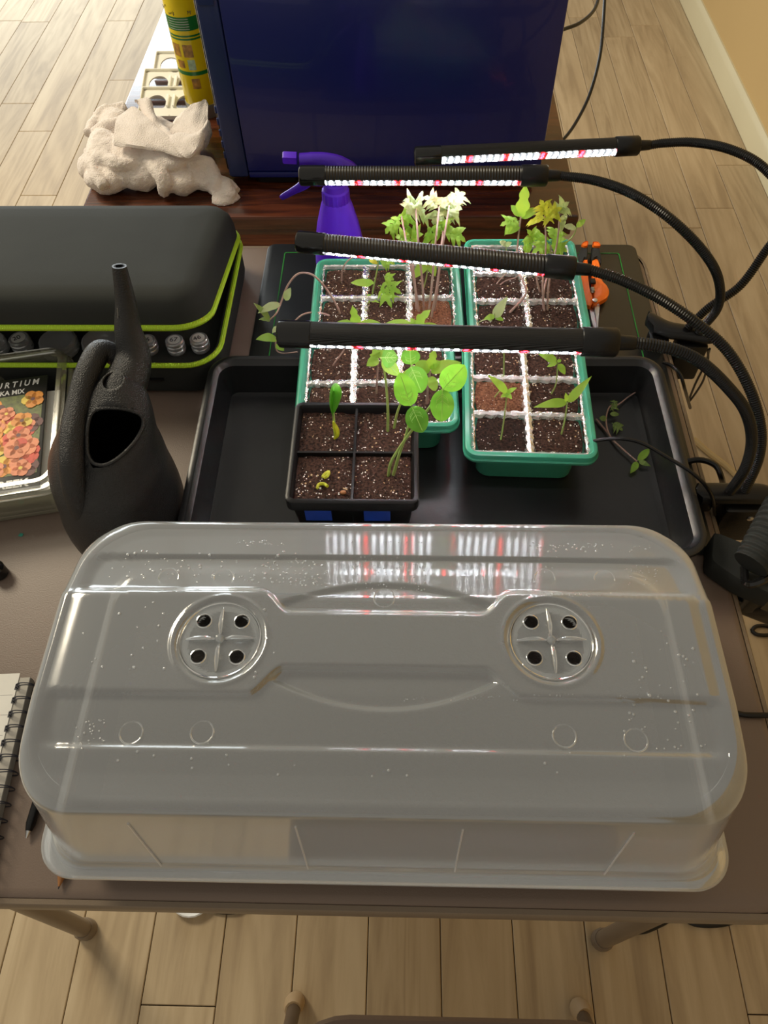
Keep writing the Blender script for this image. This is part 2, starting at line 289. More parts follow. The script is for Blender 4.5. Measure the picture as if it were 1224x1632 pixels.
# ================================================================ ROOM
FZ = -.71
fb = MB().box(-3.2, 1.156, -2.8, 5.2, FZ - .03, FZ - .004); floor = tag(obj('floor', fb, gap_m, loc=(0, 0, FZ)), kind='structure')
PW = .119; X0 = -.5264; PL = 1.22
def plank_mesh(w):
    m = MB().tray(0, 0, w - .0014, PL - .0016, .0004, [(0, -.0035), (0, -.0012), (-.0012, 0)], n=1); me = bpy.data.meshes.new('plank'); me.from_pydata(m.v, [], m.f); me.materials.append(plank_m); me.update(); return me
pmesh = plank_mesh(PW); pmesh2 = plank_mesh(.0165)
joint = {}
for u, v in ((70, 209), (15, 33), (5, 165), (1040, 40), (1057, 186), (1057, 363), (287, 1603), (1205, 1617), (197, 33), (1195, 263)):
    p = P(u, v, FZ); joint.setdefault(math.floor((p.x - X0) / PW), p.y)
first = True
for c in range(-22, 15):
    ph = joint.get(c, (c * .437 + .21 * (c % 3)) % PL if not -1 <= c <= 10 else .45 + (c * .29) % .6); k0 = math.floor((-2.6 - ph) / PL)
    for k in range(k0, 6):
        y = ph + k * PL + PL / 2
        if y + PL / 2 > 5.6 or y - PL / 2 < -2.8: continue
        o = bpy.data.objects.new('plank', pmesh2 if c == 14 else pmesh); COL.objects.link(o); o.parent = floor
        x = X0 + c * PW + (.0082 if c == 14 else PW / 2); o.location = (x, y, 0)
WX = 1.156
tag(obj('wall_right', MB().box(WX, WX + .1, -2.8, 5.2, FZ, 1.7), wall_m, smooth=0), kind='structure')
bbm = MB(); prof = [(WX, FZ), (WX - .016, FZ), (WX - .016, FZ + .07), (WX - .012, FZ + .083), (WX - .006, FZ + .09), (WX, FZ + .09)]
bbm.loft([[(x, -2.8, z) for x, z in prof], [(x, 5.2, z) for x, z in prof]]); tag(obj('baseboard_right', bbm, base_m), kind='structure')
# ================================================================ CARD TABLE
ct = thing('card_table', 'taupe square card table with padded vinyl top holding the seedlings', 'table', (-.09, .515, FZ))
TX, TY, TW, TD = -.09, .513, .886, .886
obj('tabletop', MB().tray(TX, TY, TW - .012, TD - .012, .05, [(-.004, -.022), (0, -.02), (0, -.004), (-.003, -.001), (-.008, 0)], n=8), vinyl, ct)
fr = MB(); fr.loft([[(x, y, z) for x, y in rr(TX, TY, TW + 2 * o, TD + 2 * o, .05 + o, 8)] for o, z in ((-.006, -.003), (-.002, -.0035), (0, -.006), (.001, -.016), (-.001, -.030), (-.004, -.032), (-.010, -.031), (-.012, -.024))], False, False)
obj('table_rim', fr, tmetal, ct)
for (a, b) in (((-.505, .125), (133, 1480)), ((.36, .125), (962, 1497))):
    f = P(b[0], b[1], FZ + .02); lg = MB().tube([(a[0] + (.015 if a[0] < 0 else -.015), .13, -.026), (f.x, f.y, FZ + .015)], .0135, 14); q = obj('leg', lg, tmetal, ct)
    obj('foot_cap', MB().lathe([(.014, 0), (.017, .003), (.017, .02), (.0145, .024)], (f.x, f.y, FZ), 14), tmetal, q)
for x in (-.49, .31):
    q = obj('leg', MB().tube([(x, .90, -.026), (x, .91, FZ + .015)], .0135, 14), tmetal, ct); obj('foot_cap', MB().lathe([(.014, 0), (.017, .003), (.017, .02), (.0145, .024)], (x, .91, FZ), 14), tmetal, q)
# ================================================================ FOLDING CHAIR
fc = thing('folding_chair', 'taupe folding chair pushed in below the table front edge', 'chair', (.065, -.15, FZ))
obj('seat', MB().tray(.068, -.205, .42, .41, .09, [(-.012, -.30), (-.002, -.296), (0, -.285), (-.004, -.274), (-.02, -.270), (-.08, -.274)], n=8), vinyl, fc)
for x, s in ((-.162, 1), (.283, -1)):
    q = obj('leg', MB().tube([(x, .012, FZ + .012), (x + .02 * s, -.1, -.38), (x + .03 * s, -.17, -.30)], .0105, 12), mat('brown_tube', lin((.34, .28, .22)), .4, var=(30, .1)), fc)
    obj('foot_cap', MB().tube([(x, .016, FZ), (x, .013, FZ + .014), (x, .008, FZ + .03), (x + .001, .004, FZ + .038)], [.0145, .016, .015, .0125], 14), capm, q)
for x, s in ((-.162, 1), (.283, -1)):
    obj('leg', MB().tube([(x + .01 * s, -.42, FZ), (x + .02 * s, -.33, -.36), (x + .03 * s, -.12, -.292)], .0105, 12), tmetal, fc)
# ================================================================ WOOD TABLE
WZ = -.05
wt = thing('side_table', 'dark brown wooden side table standing behind the card table', 'table', (-.125, 1.5, FZ))
WX0, WX1, WY0, WY1 = -.545, .288, 1.094, 2.1
obj('tabletop', MB().box(WX0, WX1, WY0, WY1, WZ - .028, WZ, b=.004), darkwood, wt, smooth=40)
obj('edge_moulding', MB().box(WX0 + .008, WX1 - .008, WY0 + .006, WY1 - .01, WZ - .040, WZ - .0281, b=.002), darkwood, wt)
obj('apron', MB().box(WX0 + .02, WX1 - .02, WY0 + .014, WY1 - .03, WZ - .16, WZ - .0401, b=.003), midwood, wt)
for x in (WX0 + .05, WX1 - .05):
    for y in (WY0 + .045, WY1 - .06): obj('leg', MB().tray(x, y, .06, .06, .006, [(-.008, FZ), (0, FZ + .3), (0, WZ - .16)], n=2), midwood, wt)
# ================================================================ BLUE DESKTOP TOWER
tw = thing('computer_tower', 'blue computer tower standing on the dark wooden side table', 'computer', (-.03, 1.3, WZ))
TL, TR_, TYF = -.300, .228, 1.185; Z0 = WZ + .012; ZT = Z0 + .46
obj('chassis', MB().box(TL - .006, TR_ - .004, TYF + .014, TYF + .20, Z0 + .004, ZT, b=.004), blkgloss, tw)
obj('side_panel', MB().box(TL + .034, TR_, TYF, TYF + .0135, Z0 + .012, ZT, b=.002), bluep, tw)
bz = MB().box(TL, TL + .0335, TYF - .001, TYF + .0135, Z0 + .001, ZT, b=.004); obj('front_bezel', bz, blueb, tw)
obj('lower_strip', MB().box(TL + .034, TR_ - .001, TYF + .0005, TYF + .0135, Z0, Z0 + .0112, b=.002), bluep, tw)
obj('latch', MB().box(TL + .004, TL + .028, TYF - .004, TYF - .0012, PY(320, 8, TYF).z, PY(320, 8, TYF).z + .04, b=.001), blueb, tw)
for z in [Z0 + .03 + .019 * i for i in range(5)]: obj('port_block', MB().box(TL - .005, TL - .001, TYF + .009, TYF + .0138, z, z + .011, b=.001), blueb, tw)
for x in (TL + .06, .11): obj('foot', MB().tray(x + .02, TYF + .03, .075, .05, .012, [(-.002, WZ), (0, WZ + .003), (0, Z0)], n=3), blk, tw)
for x in (TL + .06, .11): obj('foot', MB().tray(x + .02, TYF + .17, .075, .04, .012, [(-.002, WZ), (0, WZ + .003), (0, Z0)], n=3), blk, tw)
# ================================================================ SPRAY CAN (cleaner)
sc_ = thing('spray_can', 'tall yellow spray can with green label bands beside the blue tower', 'can', (-.36, 1.43, WZ))
CY, CRr = 1.43, .0325; CX = PY(298, 157, 1.43).x + .030
obj('body', MB().lathe([(CRr - .001, WZ + .0), (CRr, WZ + .002), (CRr, WZ + .27), (CRr - .006, WZ + .285), (.012, WZ + .30)], (CX, CY, 0), 28), yellow, sc_)
obj('base_ring', MB().lathe([(CRr + .0008, WZ), (CRr + .0012, WZ + .002), (CRr + .0012, WZ + .022), (CRr + .0003, WZ + .024)], (CX, CY, 0), 28), greym, sc_)
obj('cap', MB().lathe([(.018, WZ + .296), (.026, WZ + .30), (.026, WZ + .34), (.020, WZ + .35), (.008, WZ + .35)], (CX, CY, 0), 20), white, sc_)
def band(z0, z1, m, name='label_band', a0=0, a1=360, rr_=.0002):
    mb = MB(); n = max(3, int((a1 - a0) / 12)); pts = []
    for z in (z0, z1): pts.append([(CX + (CRr + rr_) * math.cos(math.radians(a0 + (a1 - a0) * i / n)), CY + (CRr + rr_) * math.sin(math.radians(a0 + (a1 - a0) * i / n)), z) for i in range(n + 1)])
    mb.loft(pts, False, False, closed=False); return obj(name, mb, m, sc_)
zc = lambda v: PY(300, v, CY - CRr).z
for v0, v1 in ((28, 50), (57, 60), (62, 65), (115, 121)): band(zc(v1), zc(v0), greenb)
for v0, v1, a0, a1 in ((72, 92, 255, 285), (72, 92, 215, 245), (96, 112, 262, 285), (98, 110, 225, 250), (126, 142, 262, 288)): band(zc(v1), zc(v0), picm if v0 != 96 else picg, 'label_picture', a0, a1)
for k in range(5): band(zc(31 + 4 * k) - .0006, zc(31 + 4 * k), white, 'label_line', 225, 290, .0006)
for i, (s, vv, uu) in enumerate((('Wipe on,', 17, 262), ('wipe off. M', 24, 277))):
    M = Matrix.Translation(Vector((CX - .03 + i * .010, CY - CRr - .0012 + (.012 if i == 0 else 0.003), zc(vv))) - Vector(sc_.location)) @ Euler((PI / 2, 0, 0)).to_matrix().to_4x4()
    text('lettering', s, .0085, M, ink, sc_, align='LEFT', shear=.2)
# ================================================================ WALL PLATES ON THE WOOD TABLE
for i, (a, b, nm) in enumerate((((222, 183), (305, 190), 'nearest'), ((227, 150), (300, 152), 'middle'), ((246, 118), (305, 119), 'furthest'))):
    fl = P(a[0], a[1], WZ + .01); rx = math.radians(14)
    lab = ('cream plastic plate with oval cut-outs, nearest of three behind the towel', 'cream plastic plate with oval cut-outs, middle one of three on the wood table', 'cream plastic plate with oval cut-outs, furthest from the towel')[i]
    t = thing('wall_plate', lab, 'plate', (fl.x + .055, fl.y, WZ + .001), (rx, 0, 0), 'cream plates overlapping on the wood table')
    W_, D_ = .115, .072 - .004 * i
    # plate with two D-shaped holes: build frame strips and hole surrounds
    def ovalplate(x0, x1, y0, y1, cx, cy, ra, rb):
        n = 24; inner = []; outer = []
        for k in range(n):
            a = 2 * PI * k / n; ux, uy = math.cos(a), math.sin(a); inner.append((cx + ra * ux, cy + max(-rb * .55, rb * uy)))
            s = min((x1 - cx) / abs(ux) if abs(ux) > 1e-6 else 9, (y1 - cy) / abs(uy) if abs(uy) > 1e-6 else 9); outer.append((cx + s * ux, cy + s * uy))
        mb.loft([[(x, y, .004) for x, y in outer], [(x, y, .004) for x, y in inner], [(x, y, .0015) for x, y in inner], [(x, y, .0015) for x, y in outer]], False, False)
    mb = MB(); ovalplate(-W_ / 2, 0, 0, D_, -W_ / 4, D_ / 2, .019, .021); ovalplate(0, W_ / 2, 0, D_, W_ / 4, D_ / 2, .019, .021)
    obj('face', mb, creamp, t, local=True)
    rim = MB(); rim.loft([[(x, y, z) for x, y in rr(0, D_ / 2, W_ + 2 * o, D_ + 2 * o, .002, 2)] for o, z in ((0, .001), (.0015, .001), (.0015, .009), (0, .009), (0, .001))], False, False); obj('rim', rim, creamp, t, local=True)
    for sx in (-1, 1):
        obj('clip', MB().box(sx * .006 - .0025, sx * .006 + .0025, D_ * .35, D_ * .75, .0045, .009, b=.0008), creamp, t, local=True)
# ================================================================ TOWEL
def remesh_blob(name, parts_, ma, voxel, parent=None, disp=0.0, fs=60, smooth_it=4, post=None):
    me = bpy.data.meshes.new('tmpm'); me.from_pydata(parts_.v, [], parts_.f); t = bpy.data.objects.new('tmp', me); COL.objects.link(t)
    r = t.modifiers.new('r', 'REMESH'); r.mode = 'VOXEL'; r.voxel_size = voxel
    s = t.modifiers.new('s', 'SMOOTH'); s.iterations = smooth_it; s.factor = .5
    dg = bpy.context.evaluated_depsgraph_get(); m2 = bpy.data.meshes.new_from_object(t.evaluated_get(dg)); bpy.data.objects.remove(t)
    mb = MB(); m2.calc_loop_triangles()
    for v in m2.vertices:
        p = v.co.copy()
        if disp: p += v.normal * (noise.noise(p * fs) * disp + noise.noise(p * fs * 4) * disp * .22 + noise.noise(p * fs * 13) * disp * .20)
        if post: p = post(p)
        mb.v.append(tuple(p))
    mb.f = [tuple(p.vertices) for p in m2.polygons]; mb.mi = [0] * len(mb.f)
    return obj(name, mb, ma, parent, smooth=180)
def ell(mb, c, r, rot=(0, 0, 0), n=14):
    E = Euler(rot).to_matrix(); c = Vector(c); rings = []
    for i in range(1, n): 
        a = PI * i / n - PI / 2; rings.append([c + E @ Vector((r[0] * math.cos(a) * math.cos(2 * PI * j / n), r[1] * math.cos(a) * math.sin(2 * PI * j / n), r[2] * math.sin(a))) for j in range(n)])
    mb.loft(rings)
tb = MB()
def T(u, v, z): return P(u, v, WZ + z)
for (u, v, z, rx, ry, rz, rt) in ((170, 285, .022, .040, .030, .022, 0), (225, 275, .026, .045, .035, .026, .2), (285, 285, .022, .042, .032, .022, -.2), (165, 235, .05, .030, .05, .02, .3), (215, 235, .05, .045, .05, .022, 0), (270, 245, .05, .05, .045, .02, 0), (320, 275, .022, .030, .045, .022, .5), (355, 303, .012, .030, .020, .012, -.5), (362, 300, .014, .012, .024, .012, .3), (180, 195, .045, .03, .05, .016, .3), (240, 205, .055, .05, .03, .014, -.3), (320, 215, .06, .018, .05, .014, 0), (300, 205, .04, .03, .05, .02, 0), (140, 268, .022, .018, .026, .02, 0), (340, 285, .02, .014, .035, .016, .4)):
    ell(tb, T(u, v, z), (rx, ry, rz), (0, 0, rt))
for pts, r in ((((160, 250, .06), (190, 262, .062), (225, 262, .055)), .007), (((142, 240, .05), (150, 270, .052), (165, 300, .04)), .006), (((232, 255, .06), (262, 285, .05), (262, 305, .02)), .008), (((300, 262, .055), (330, 262, .05), (345, 290, .03)), .008), (((342, 290, .025), (365, 292, .022), (378, 305, .016)), .006), (((340, 318, .012), (360, 322, .012), (378, 310, .012)), .007), (((140, 215, .055), (165, 180, .06), (200, 172, .055)), .007), (((150, 215, .06), (185, 195, .068), (225, 188, .07)), .006)):
    tb.tube(spl([T(p[0], p[1], p[2] - .010) for p in pts], 5), r * 1.6, 8)
def clampz(p):
    p.z = max(p.z, WZ + .0008); return p
tow = remesh_blob('towel', tb, towelm, .0022, disp=.0042, fs=42, smooth_it=12, post=clampz)
tag(tow, 'crumpled cream terry towel heaped on the wood table corner', 'towel')
def strip(path, wdir, wid, th=.003, k=6):
    c = spl(path, k); mb = MB(); rings = []
    for i, p in enumerate(c):
        w = Vector(wdir(i / (len(c) - 1))); t = (c[min(i + 1, len(c) - 1)] - c[max(i - 1, 0)]).normalized(); n = t.cross(w).normalized(); ww = wid
        ring = []
        for j in range(7): s = j / 6 - .5; ring.append(p + w * ww * s + n * (th * .5 + .0016 * math.sin(j * 2 + i * .9)))
        for j in range(6, -1, -1): s = j / 6 - .5; ring.append(p + w * ww * s + n * (-th * .5 + .0016 * math.sin(j * 2 + i * .9)))
        rings.append(ring)
    mb.loft(rings); return mb
def sheet(name, corners_top, corners_bot, n=14, m_=8, amp=.003):
    # a folded flap of cloth between two edge paths, with thickness
    a = spl(corners_top, 6); b = spl(corners_bot, 6); k = min(len(a), len(b)); mb = MB(); g = []
    for side in (0, 1):
        for j in range(m_ + 1):
            row = []
            for i in range(k):
                p = a[i].lerp(b[i], j / m_); p = p + Vector((0, 0, math.sin(PI * j / m_) * .004 + noise.noise(p * 60) * amp + noise.noise(p * 190) * amp * .3)) + Vector((0, .001, .004)) * (1 if side else 0)
                row.append(p)
            g.append(row)
    n1 = m_ + 1; rows = g[:n1] + g[n1:][::-1]; mb.loft(rows + [rows[0]], False, False, closed=False)
    return obj(name, mb, towelm, tow, smooth=60)
sheet('folded_flap', [T(188, 190, .085), T(215, 175, .09), T(250, 205, .085), T(285, 235, .08)], [T(182, 232, .075), T(215, 236, .078), T(255, 240, .075), T(292, 252, .07)])
sheet('folded_flap', [T(215, 163, .09), T(240, 162, .09), T(250, 190, .075), T(275, 215, .07)], [T(222, 170, .08), T(235, 195, .08), T(262, 222, .075), T(285, 238, .075)])
sheet('folded_flap', [T(305, 172, .09), T(318, 168, .09), T(328, 163, .085), T(333, 170, .08)], [T(270, 215, .075), T(300, 218, .08), T(318, 225, .08), T(332, 200, .08)])
sheet('folded_flap', [T(262, 222, .08), T(290, 215, .082), T(315, 215, .085), T(332, 195, .088)], [T(280, 240, .078), T(298, 252, .074), T(318, 238, .078), T(333, 212, .08)])
# ================================================================ HEAT MAT
hm = thing('heat_mat', 'black seedling heat mat with green border line under the trays', 'mat', (.067, .7, 0))
a, b = P(428, 381, .004), P(1012, 390, .004); mcx, mcy, mw_, md_ = .0675, .685, .542, .53
obj('mat', MB().tray(mcx, mcy, mw_, md_, .012, [(-.0005, .0003), (0, .001), (0, .0025), (-.001, .003)], rot=-.004), matblk, hm)
gl_ = MB(); o1 = [(x, y) for x, y in rr(mcx, mcy, mw_ - .052, md_ - .04, .002, 1, -.004)]; o2 = [(x, y) for x, y in rr(mcx, mcy, mw_ - .055, md_ - .043, .002, 1, -.004)]
gl_.loft([[(x, y, .0031) for x, y in o1], [(x, y, .0033) for x, y in o1], [(x, y, .0033) for x, y in o2], [(x, y, .0031) for x, y in o2], [(x, y, .0031) for x, y in o1]], False, False); obj('border_line', gl_, greenl, hm)
# ================================================================ BLACK TRAYS
def blacktray(label, cx, cy, rot):
    t = thing('seed_tray', label, 'tray', (cx, cy, .0035))
    pr_ = [(-.022, .0035), (-.018, .0045), (-.009, .044), (-.003, .0475), (0, .0455), (.0005, .048), (0, .051), (-.003, .0522), (-.0065, .0518), (-.008, .0495), (-.012, .046), (-.020, .0075), (-.026, .006)]
    obj('shell', MB().tray(cx, cy, .546, .282, .03, pr_, rot, n=8), trayblk, t); return t
bt = blacktray('shallow black seed tray holding the front green trays and black pot', .038, .527, .004)
for x in (.085, .152): obj('mould_knob', MB().lathe([(.005, .0061), (.006, .0066), (.005, .008), (.002, .0084)], (x, .43, 0), 14), trayblk, bt)
DX, DY = -.0146, .2285
bt2 = blacktray('black seed tray hidden below the frosted humidity dome', DX, DY, 0)
obj('soil_bed', MB().tray(DX, DY, .49, .226, .02, [(0, .008), (0, .030), (-.01, .032)], n=5), mat('dark_damp_soil', (.018, .014, .012), .9, bump=(300, 1.0), var=(200, .5)), bt2)
# ================================================================ HUMIDITY DOME
dm = thing('humidity_dome', 'large frosted plastic humidity dome with water beads and two round vents', 'dome', (DX, DY, .0525))
ZD = .190; VX = ((P(351, 1020, ZD).x, P(351, 1020, ZD).y), (P(878, 1022, ZD).x, P(878, 1022, ZD).y))
def sstep(a, b, x): t = max(0, min(1, (x - a) / (b - a))); return t * t * (3 - 2 * t)
vy = (VX[0][1] + VX[1][1]) / 2
def dome_drop(y):
    # the rear band falls away from the ridge in a shallow hollow curve, the front band only gently
    if y < vy: d = min(.056, max(0, vy - y - .040)); return .08 * d + .9 * d * d
    d = min(.075, max(0, y - vy - .034)); return .33 * d - 1.1 * d * d if d > .006 else .33 * d * d / .012
def dome_h(x, y):
    # stepped top: central slab, dog-bone ridge round the vents, lens-shaped hollow below the ridge
    ry = y - vy; h = -dome_drop(y)
    h -= .0032 * sstep(-.0810, -.0755, ry) * (1 - sstep(.0775, .0805, ry))
    ax = abs(x - (VX[0][0] + VX[1][0]) / 2); hw = lerp(.020, .0405, sstep(.072, .098, ax)); 
    h += .0046 * sstep(-hw - .004, -hw, ry) * (1 - sstep(hw - .001, hw + .0065, ry))
    lens = .052 - .5 * (ax ** 2) / .16
    if ax < .1 and abs(ry) > hw: h -= .003 * (1 - sstep(lens - .0045, lens + .0015, abs(ry))) * (1 - sstep(.075, .095, ax)) * sstep(hw, hw + .008, abs(ry))
    for vx_, vy_ in VX:
        d = math.hypot(x - vx_, y - vy_); h -= .0045 * (1 - sstep(.0275, .0335, d)); h += .0012 * math.exp(-((d - .0355) / .0015) ** 2)
    h += .004 * math.cos(PI * (x - DX) / .49) * math.cos(PI * (y - DY) / .24) - .002
    return h
NS = 420
def dense(cx, cy, w, d, r):
    base = [Vector((x, y, 0)) for x, y in rr(cx, cy, w, d, r, 10)]; base.append(base[0].copy()); L = [0]
    for a, b in zip(base, base[1:]): L.append(L[-1] + (b - a).length)
    out = []; j = 0
    for i in range(NS):
        s = L[-1] * i / NS
        while L[j + 1] < s: j += 1
        out.append(base[j].lerp(base[j + 1], (s - L[j]) / max(1e-9, L[j + 1] - L[j])))
    return out
rings = []
wallp = [(-.010, .0540), (.000, .0536), (.0015, .0505), (.0022, .0505), (.0022, .0555), (.0008, .0570), (-.003, .0568), (-.0045, .0572), (-.0055, .059), (-.006, .064), (-.0075, .066), (-.0085, .068)]
for k in range(10): wallp.append((lerp(-.0087, -.0205, k / 9), lerp(.069, ZD - .010, k / 9)))
for k in range(1, 7): a = PI / 2 * k / 6; wallp.append((-.0205 - .011 * (1 - math.cos(a)), ZD - .010 + .010 * math.sin(a) - (.0012 if k == 6 else 0)))
for o_, z in wallp: rings.append([(p.x, p.y, z - dome_drop(p.y) * sstep(.08, ZD - .012, z)) for p in dense(DX, DY, .546 + 2 * o_, .284 + 2 * o_, max(.032 + o_ * -.6, .01))])
w_e, d_e = .546 - .063, .284 - .063; NT = 84
for k in range(1, NT + 1):
    t = k / NT; ins = t * (d_e / 2 - .0008); wk, dk = w_e - 2 * ins, d_e - 2 * ins; bl = sstep(0, .10, t)
    rings.append([(p.x, DY if k == NT else p.y, ZD - .0012 + .0012 * bl - dome_drop(p.y) * (1 - bl) + dome_h(p.x, p.y) * bl) for p in dense(DX, DY, wk, dk, max(.046 * (1 - t * 1.1), .0006))])
ds = MB().loft(rings, False, False)
keep = []
for f in ds.f:
    c = [sum(ds.v[i][k] for i in f) / len(f) for k in range(3)]
    if c[2] > .15 and any(math.hypot(c[0] - a, c[1] - b) < .0245 for a, b in VX): continue
    keep.append(f)
ds.f = keep; ds.mi = [0] * len(keep)
obj('shell', ds, domem, dm, smooth=60)
import bmesh
for vx_, vy_ in VX:
    bm = bmesh.new(); loops = []
    def circ(cx, cy, r, n): 
        vs = [bm.verts.new((cx + r * math.cos(2 * PI * i / n), cy + r * math.sin(2 * PI * i / n), 0)) for i in range(n)]; return [bm.edges.new((vs[i], vs[(i + 1) % n])) for i in range(n)]
    zc_ = ZD - .0005 + .0006; ed = circ(0, 0, .0292, 48)
    hol = [(.0142 * sx + .0005, .0142 * sy) for sx in (-1, 1) for sy in (-1, 1)]
    for hx, hy in hol: ed += circ(hx, hy, .0049, 20)
    bmesh.ops.triangle_fill(bm, edges=ed, use_beauty=True)
    ex = bmesh.ops.extrude_face_region(bm, geom=list(bm.faces)); bmesh.ops.translate(bm, vec=(0, 0, .0012), verts=[e for e in ex['geom'] if isinstance(e, bmesh.types.BMVert)])
    mb = MB(); bm.verts.index_update(); mb.v = [(v.co.x + vx_, v.co.y + vy_, v.co.z + zc_) for v in bm.verts]; mb.f = [tuple(v.index for v in f.verts) for f in bm.faces]; mb.mi = [0] * len(mb.f); bm.free()
    vd = obj('vent_disc', mb, ventm, dm, smooth=30)
    for hx, hy in hol:
        rg = MB(); rg.lathe([(.0049, 0), (.0049, .0014), (.0052, .002), (.0058, .0018), (.0060, .0012)], (vx_ + hx, vy_ + hy, zc_ + .0012), 24, caps=False); obj('hole_rim', rg, ventm, vd)
    for k in range(4):
        a = k * PI / 2 + .03; d = Vector((math.cos(a), math.sin(a), 0)); c0 = Vector((vx_, vy_, zc_ + .0014))
        obj('finger_rib', MB().tube([c0 + d * .004 + Vector((0, 0, .0005)), c0 + d * .010 + Vector((0, 0, .0035)), c0 + d * .018 + Vector((0, 0, .0028)), c0 + d * .0255 + Vector((0, 0, .0003))], [.0008, .0016, .0015, .0006], 8), ventm, vd)
    obj('pivot', MB().lathe([(.0032, 0), (.0032, .002), (.002, .0032), (.0008, .0034)], (vx_, vy_, zc_ + .0012), 16), ventm, vd)
    obj('vent_ring', MB().lathe([(.0292, 0), (.0296, .0022), (.0303, .0026), (.0308, .0018), (.0308, 0)], (vx_, vy_, zc_), 48, caps=False), ventm, vd)
for u, v in ((262, 907), (352, 909), (203, 1161), (318, 1161), (903, 1167), (1019, 1173), (970, 909), (873, 908), (612, 946)):
    p = P(u, v, ZD + .002); z = ZD + dome_h(p.x, p.y); r_ = .0082
    obj('mould_mark', MB().lathe([(r_ - .0008, .0001), (r_ - .0004, .0006), (r_, .0007), (r_ + .0004, .0001)], (p.x, p.y, z), 28, caps=False), ventm, dm)
for t_, b_ in (((-.186, .1052, .160), (-.186, .0935, .064)), ((-.071, .1052, .160), (-.071, .0935, .064)), ((.043, .1052, .160), (.043, .0935, .064)), ((.158, .1052, .160), (.158, .0935, .064))):
    obj('wall_rib', MB().tube([t_, b_], .0008, 6), ribm, dm)
dr = MB(); RD = random.Random(3)
def drop(u, v, r):
    p = P(u, v, ZD + .003)
    if abs(p.x - DX) > .228 or abs(p.y - DY) > .098: return
    if any(math.hypot(p.x - a, p.y - b) < .036 for a, b in VX): return
    z = ZD + dome_h(p.x, p.y); dr.lathe([(r, 0), (r * .85, r * .38), (r * .45, r * .62)], (p.x, p.y, z), 8)
for (u0, v0, u1, v1, n, r0, r1) in ((370, 825, 450, 850, 60, .0005, .0010), (160, 860, 520, 920, 90, .0005, .0017), (410, 870, 520, 925, 70, .0005, .0014), (520, 830, 690, 845, 40, .0005, .0011), (560, 870, 680, 930, 90, .0004, .0009), (850, 825, 1050, 860, 130, .0005, .0013), (1000, 880, 1060, 920, 40, .0004, .0008), (860, 940, 960, 950, 50, .0004, .0008), (130, 950, 460, 1080, 36, .0006, .0016), (110, 1140, 160, 1190, 32, .0004, .0011), (1000, 1000, 1130, 1150, 40, .0006, .0016), (1000, 1150, 1180, 1200, 20, .0005, .0012), (150, 1180, 1000, 1280, 24, .0006, .0012), (640, 1105, 1060, 1112, 70, .0003, .0006), (850, 830, 900, 925, 16, .0005, .0013)):
    for _ in range(n): drop(RD.uniform(u0, u1), RD.uniform(v0, v1), RD.uniform(r0, r1) * .9)
obj('water_droplets', dr, dropm, dm, kind='stuff', smooth=80)
# ================================================================ GREEN PLANTERS
def soil_block(w, d, cx, cy, z, seed, parent, ma=soil, e=.18):
    n = 12; mb = MB(); g = []; rs = random.Random(seed)
    for i in range(n + 1):
        for j in range(n + 1):
            a, b = 2 * i / n - 1, 2 * j / n - 1
            x = a * math.sqrt(1 - e * b * b) * w / 2 / math.sqrt(1 - e * 0); y = b * math.sqrt(1 - e * a * a) * d / 2
            edge = max(abs(a), abs(b)); zz = z + noise.noise(Vector((x * 160 + seed, y * 160, seed * 3.1))) * .0022 + noise.noise(Vector((x * 600 + seed, y * 600, 2))) * .001 - (.0015 * edge ** 4)
            g.append((cx + x, cy + y, zz))
    fs = [(i * (n + 1) + j, (i + 1) * (n + 1) + j, (i + 1) * (n + 1) + j + 1, i * (n + 1) + j + 1) for i in range(n) for j in range(n)]
    mb.add(g, fs)
    per = [j * (n + 1) for j in range(n)] + [n * (n + 1) + j for j in range(n)] + [j * (n + 1) + n for j in range(n, 0, -1)] + [j for j in range(n, 0, -1)]
    top = [g[i] for i in per]; mb.loft([top, [(cx + (x - cx) * .95, cy + (y - cy) * .95, z - .0062) for x, y, _ in top]], False, True)
    return obj('soil_block', mb, ma, parent, smooth=70)
ZR = .062
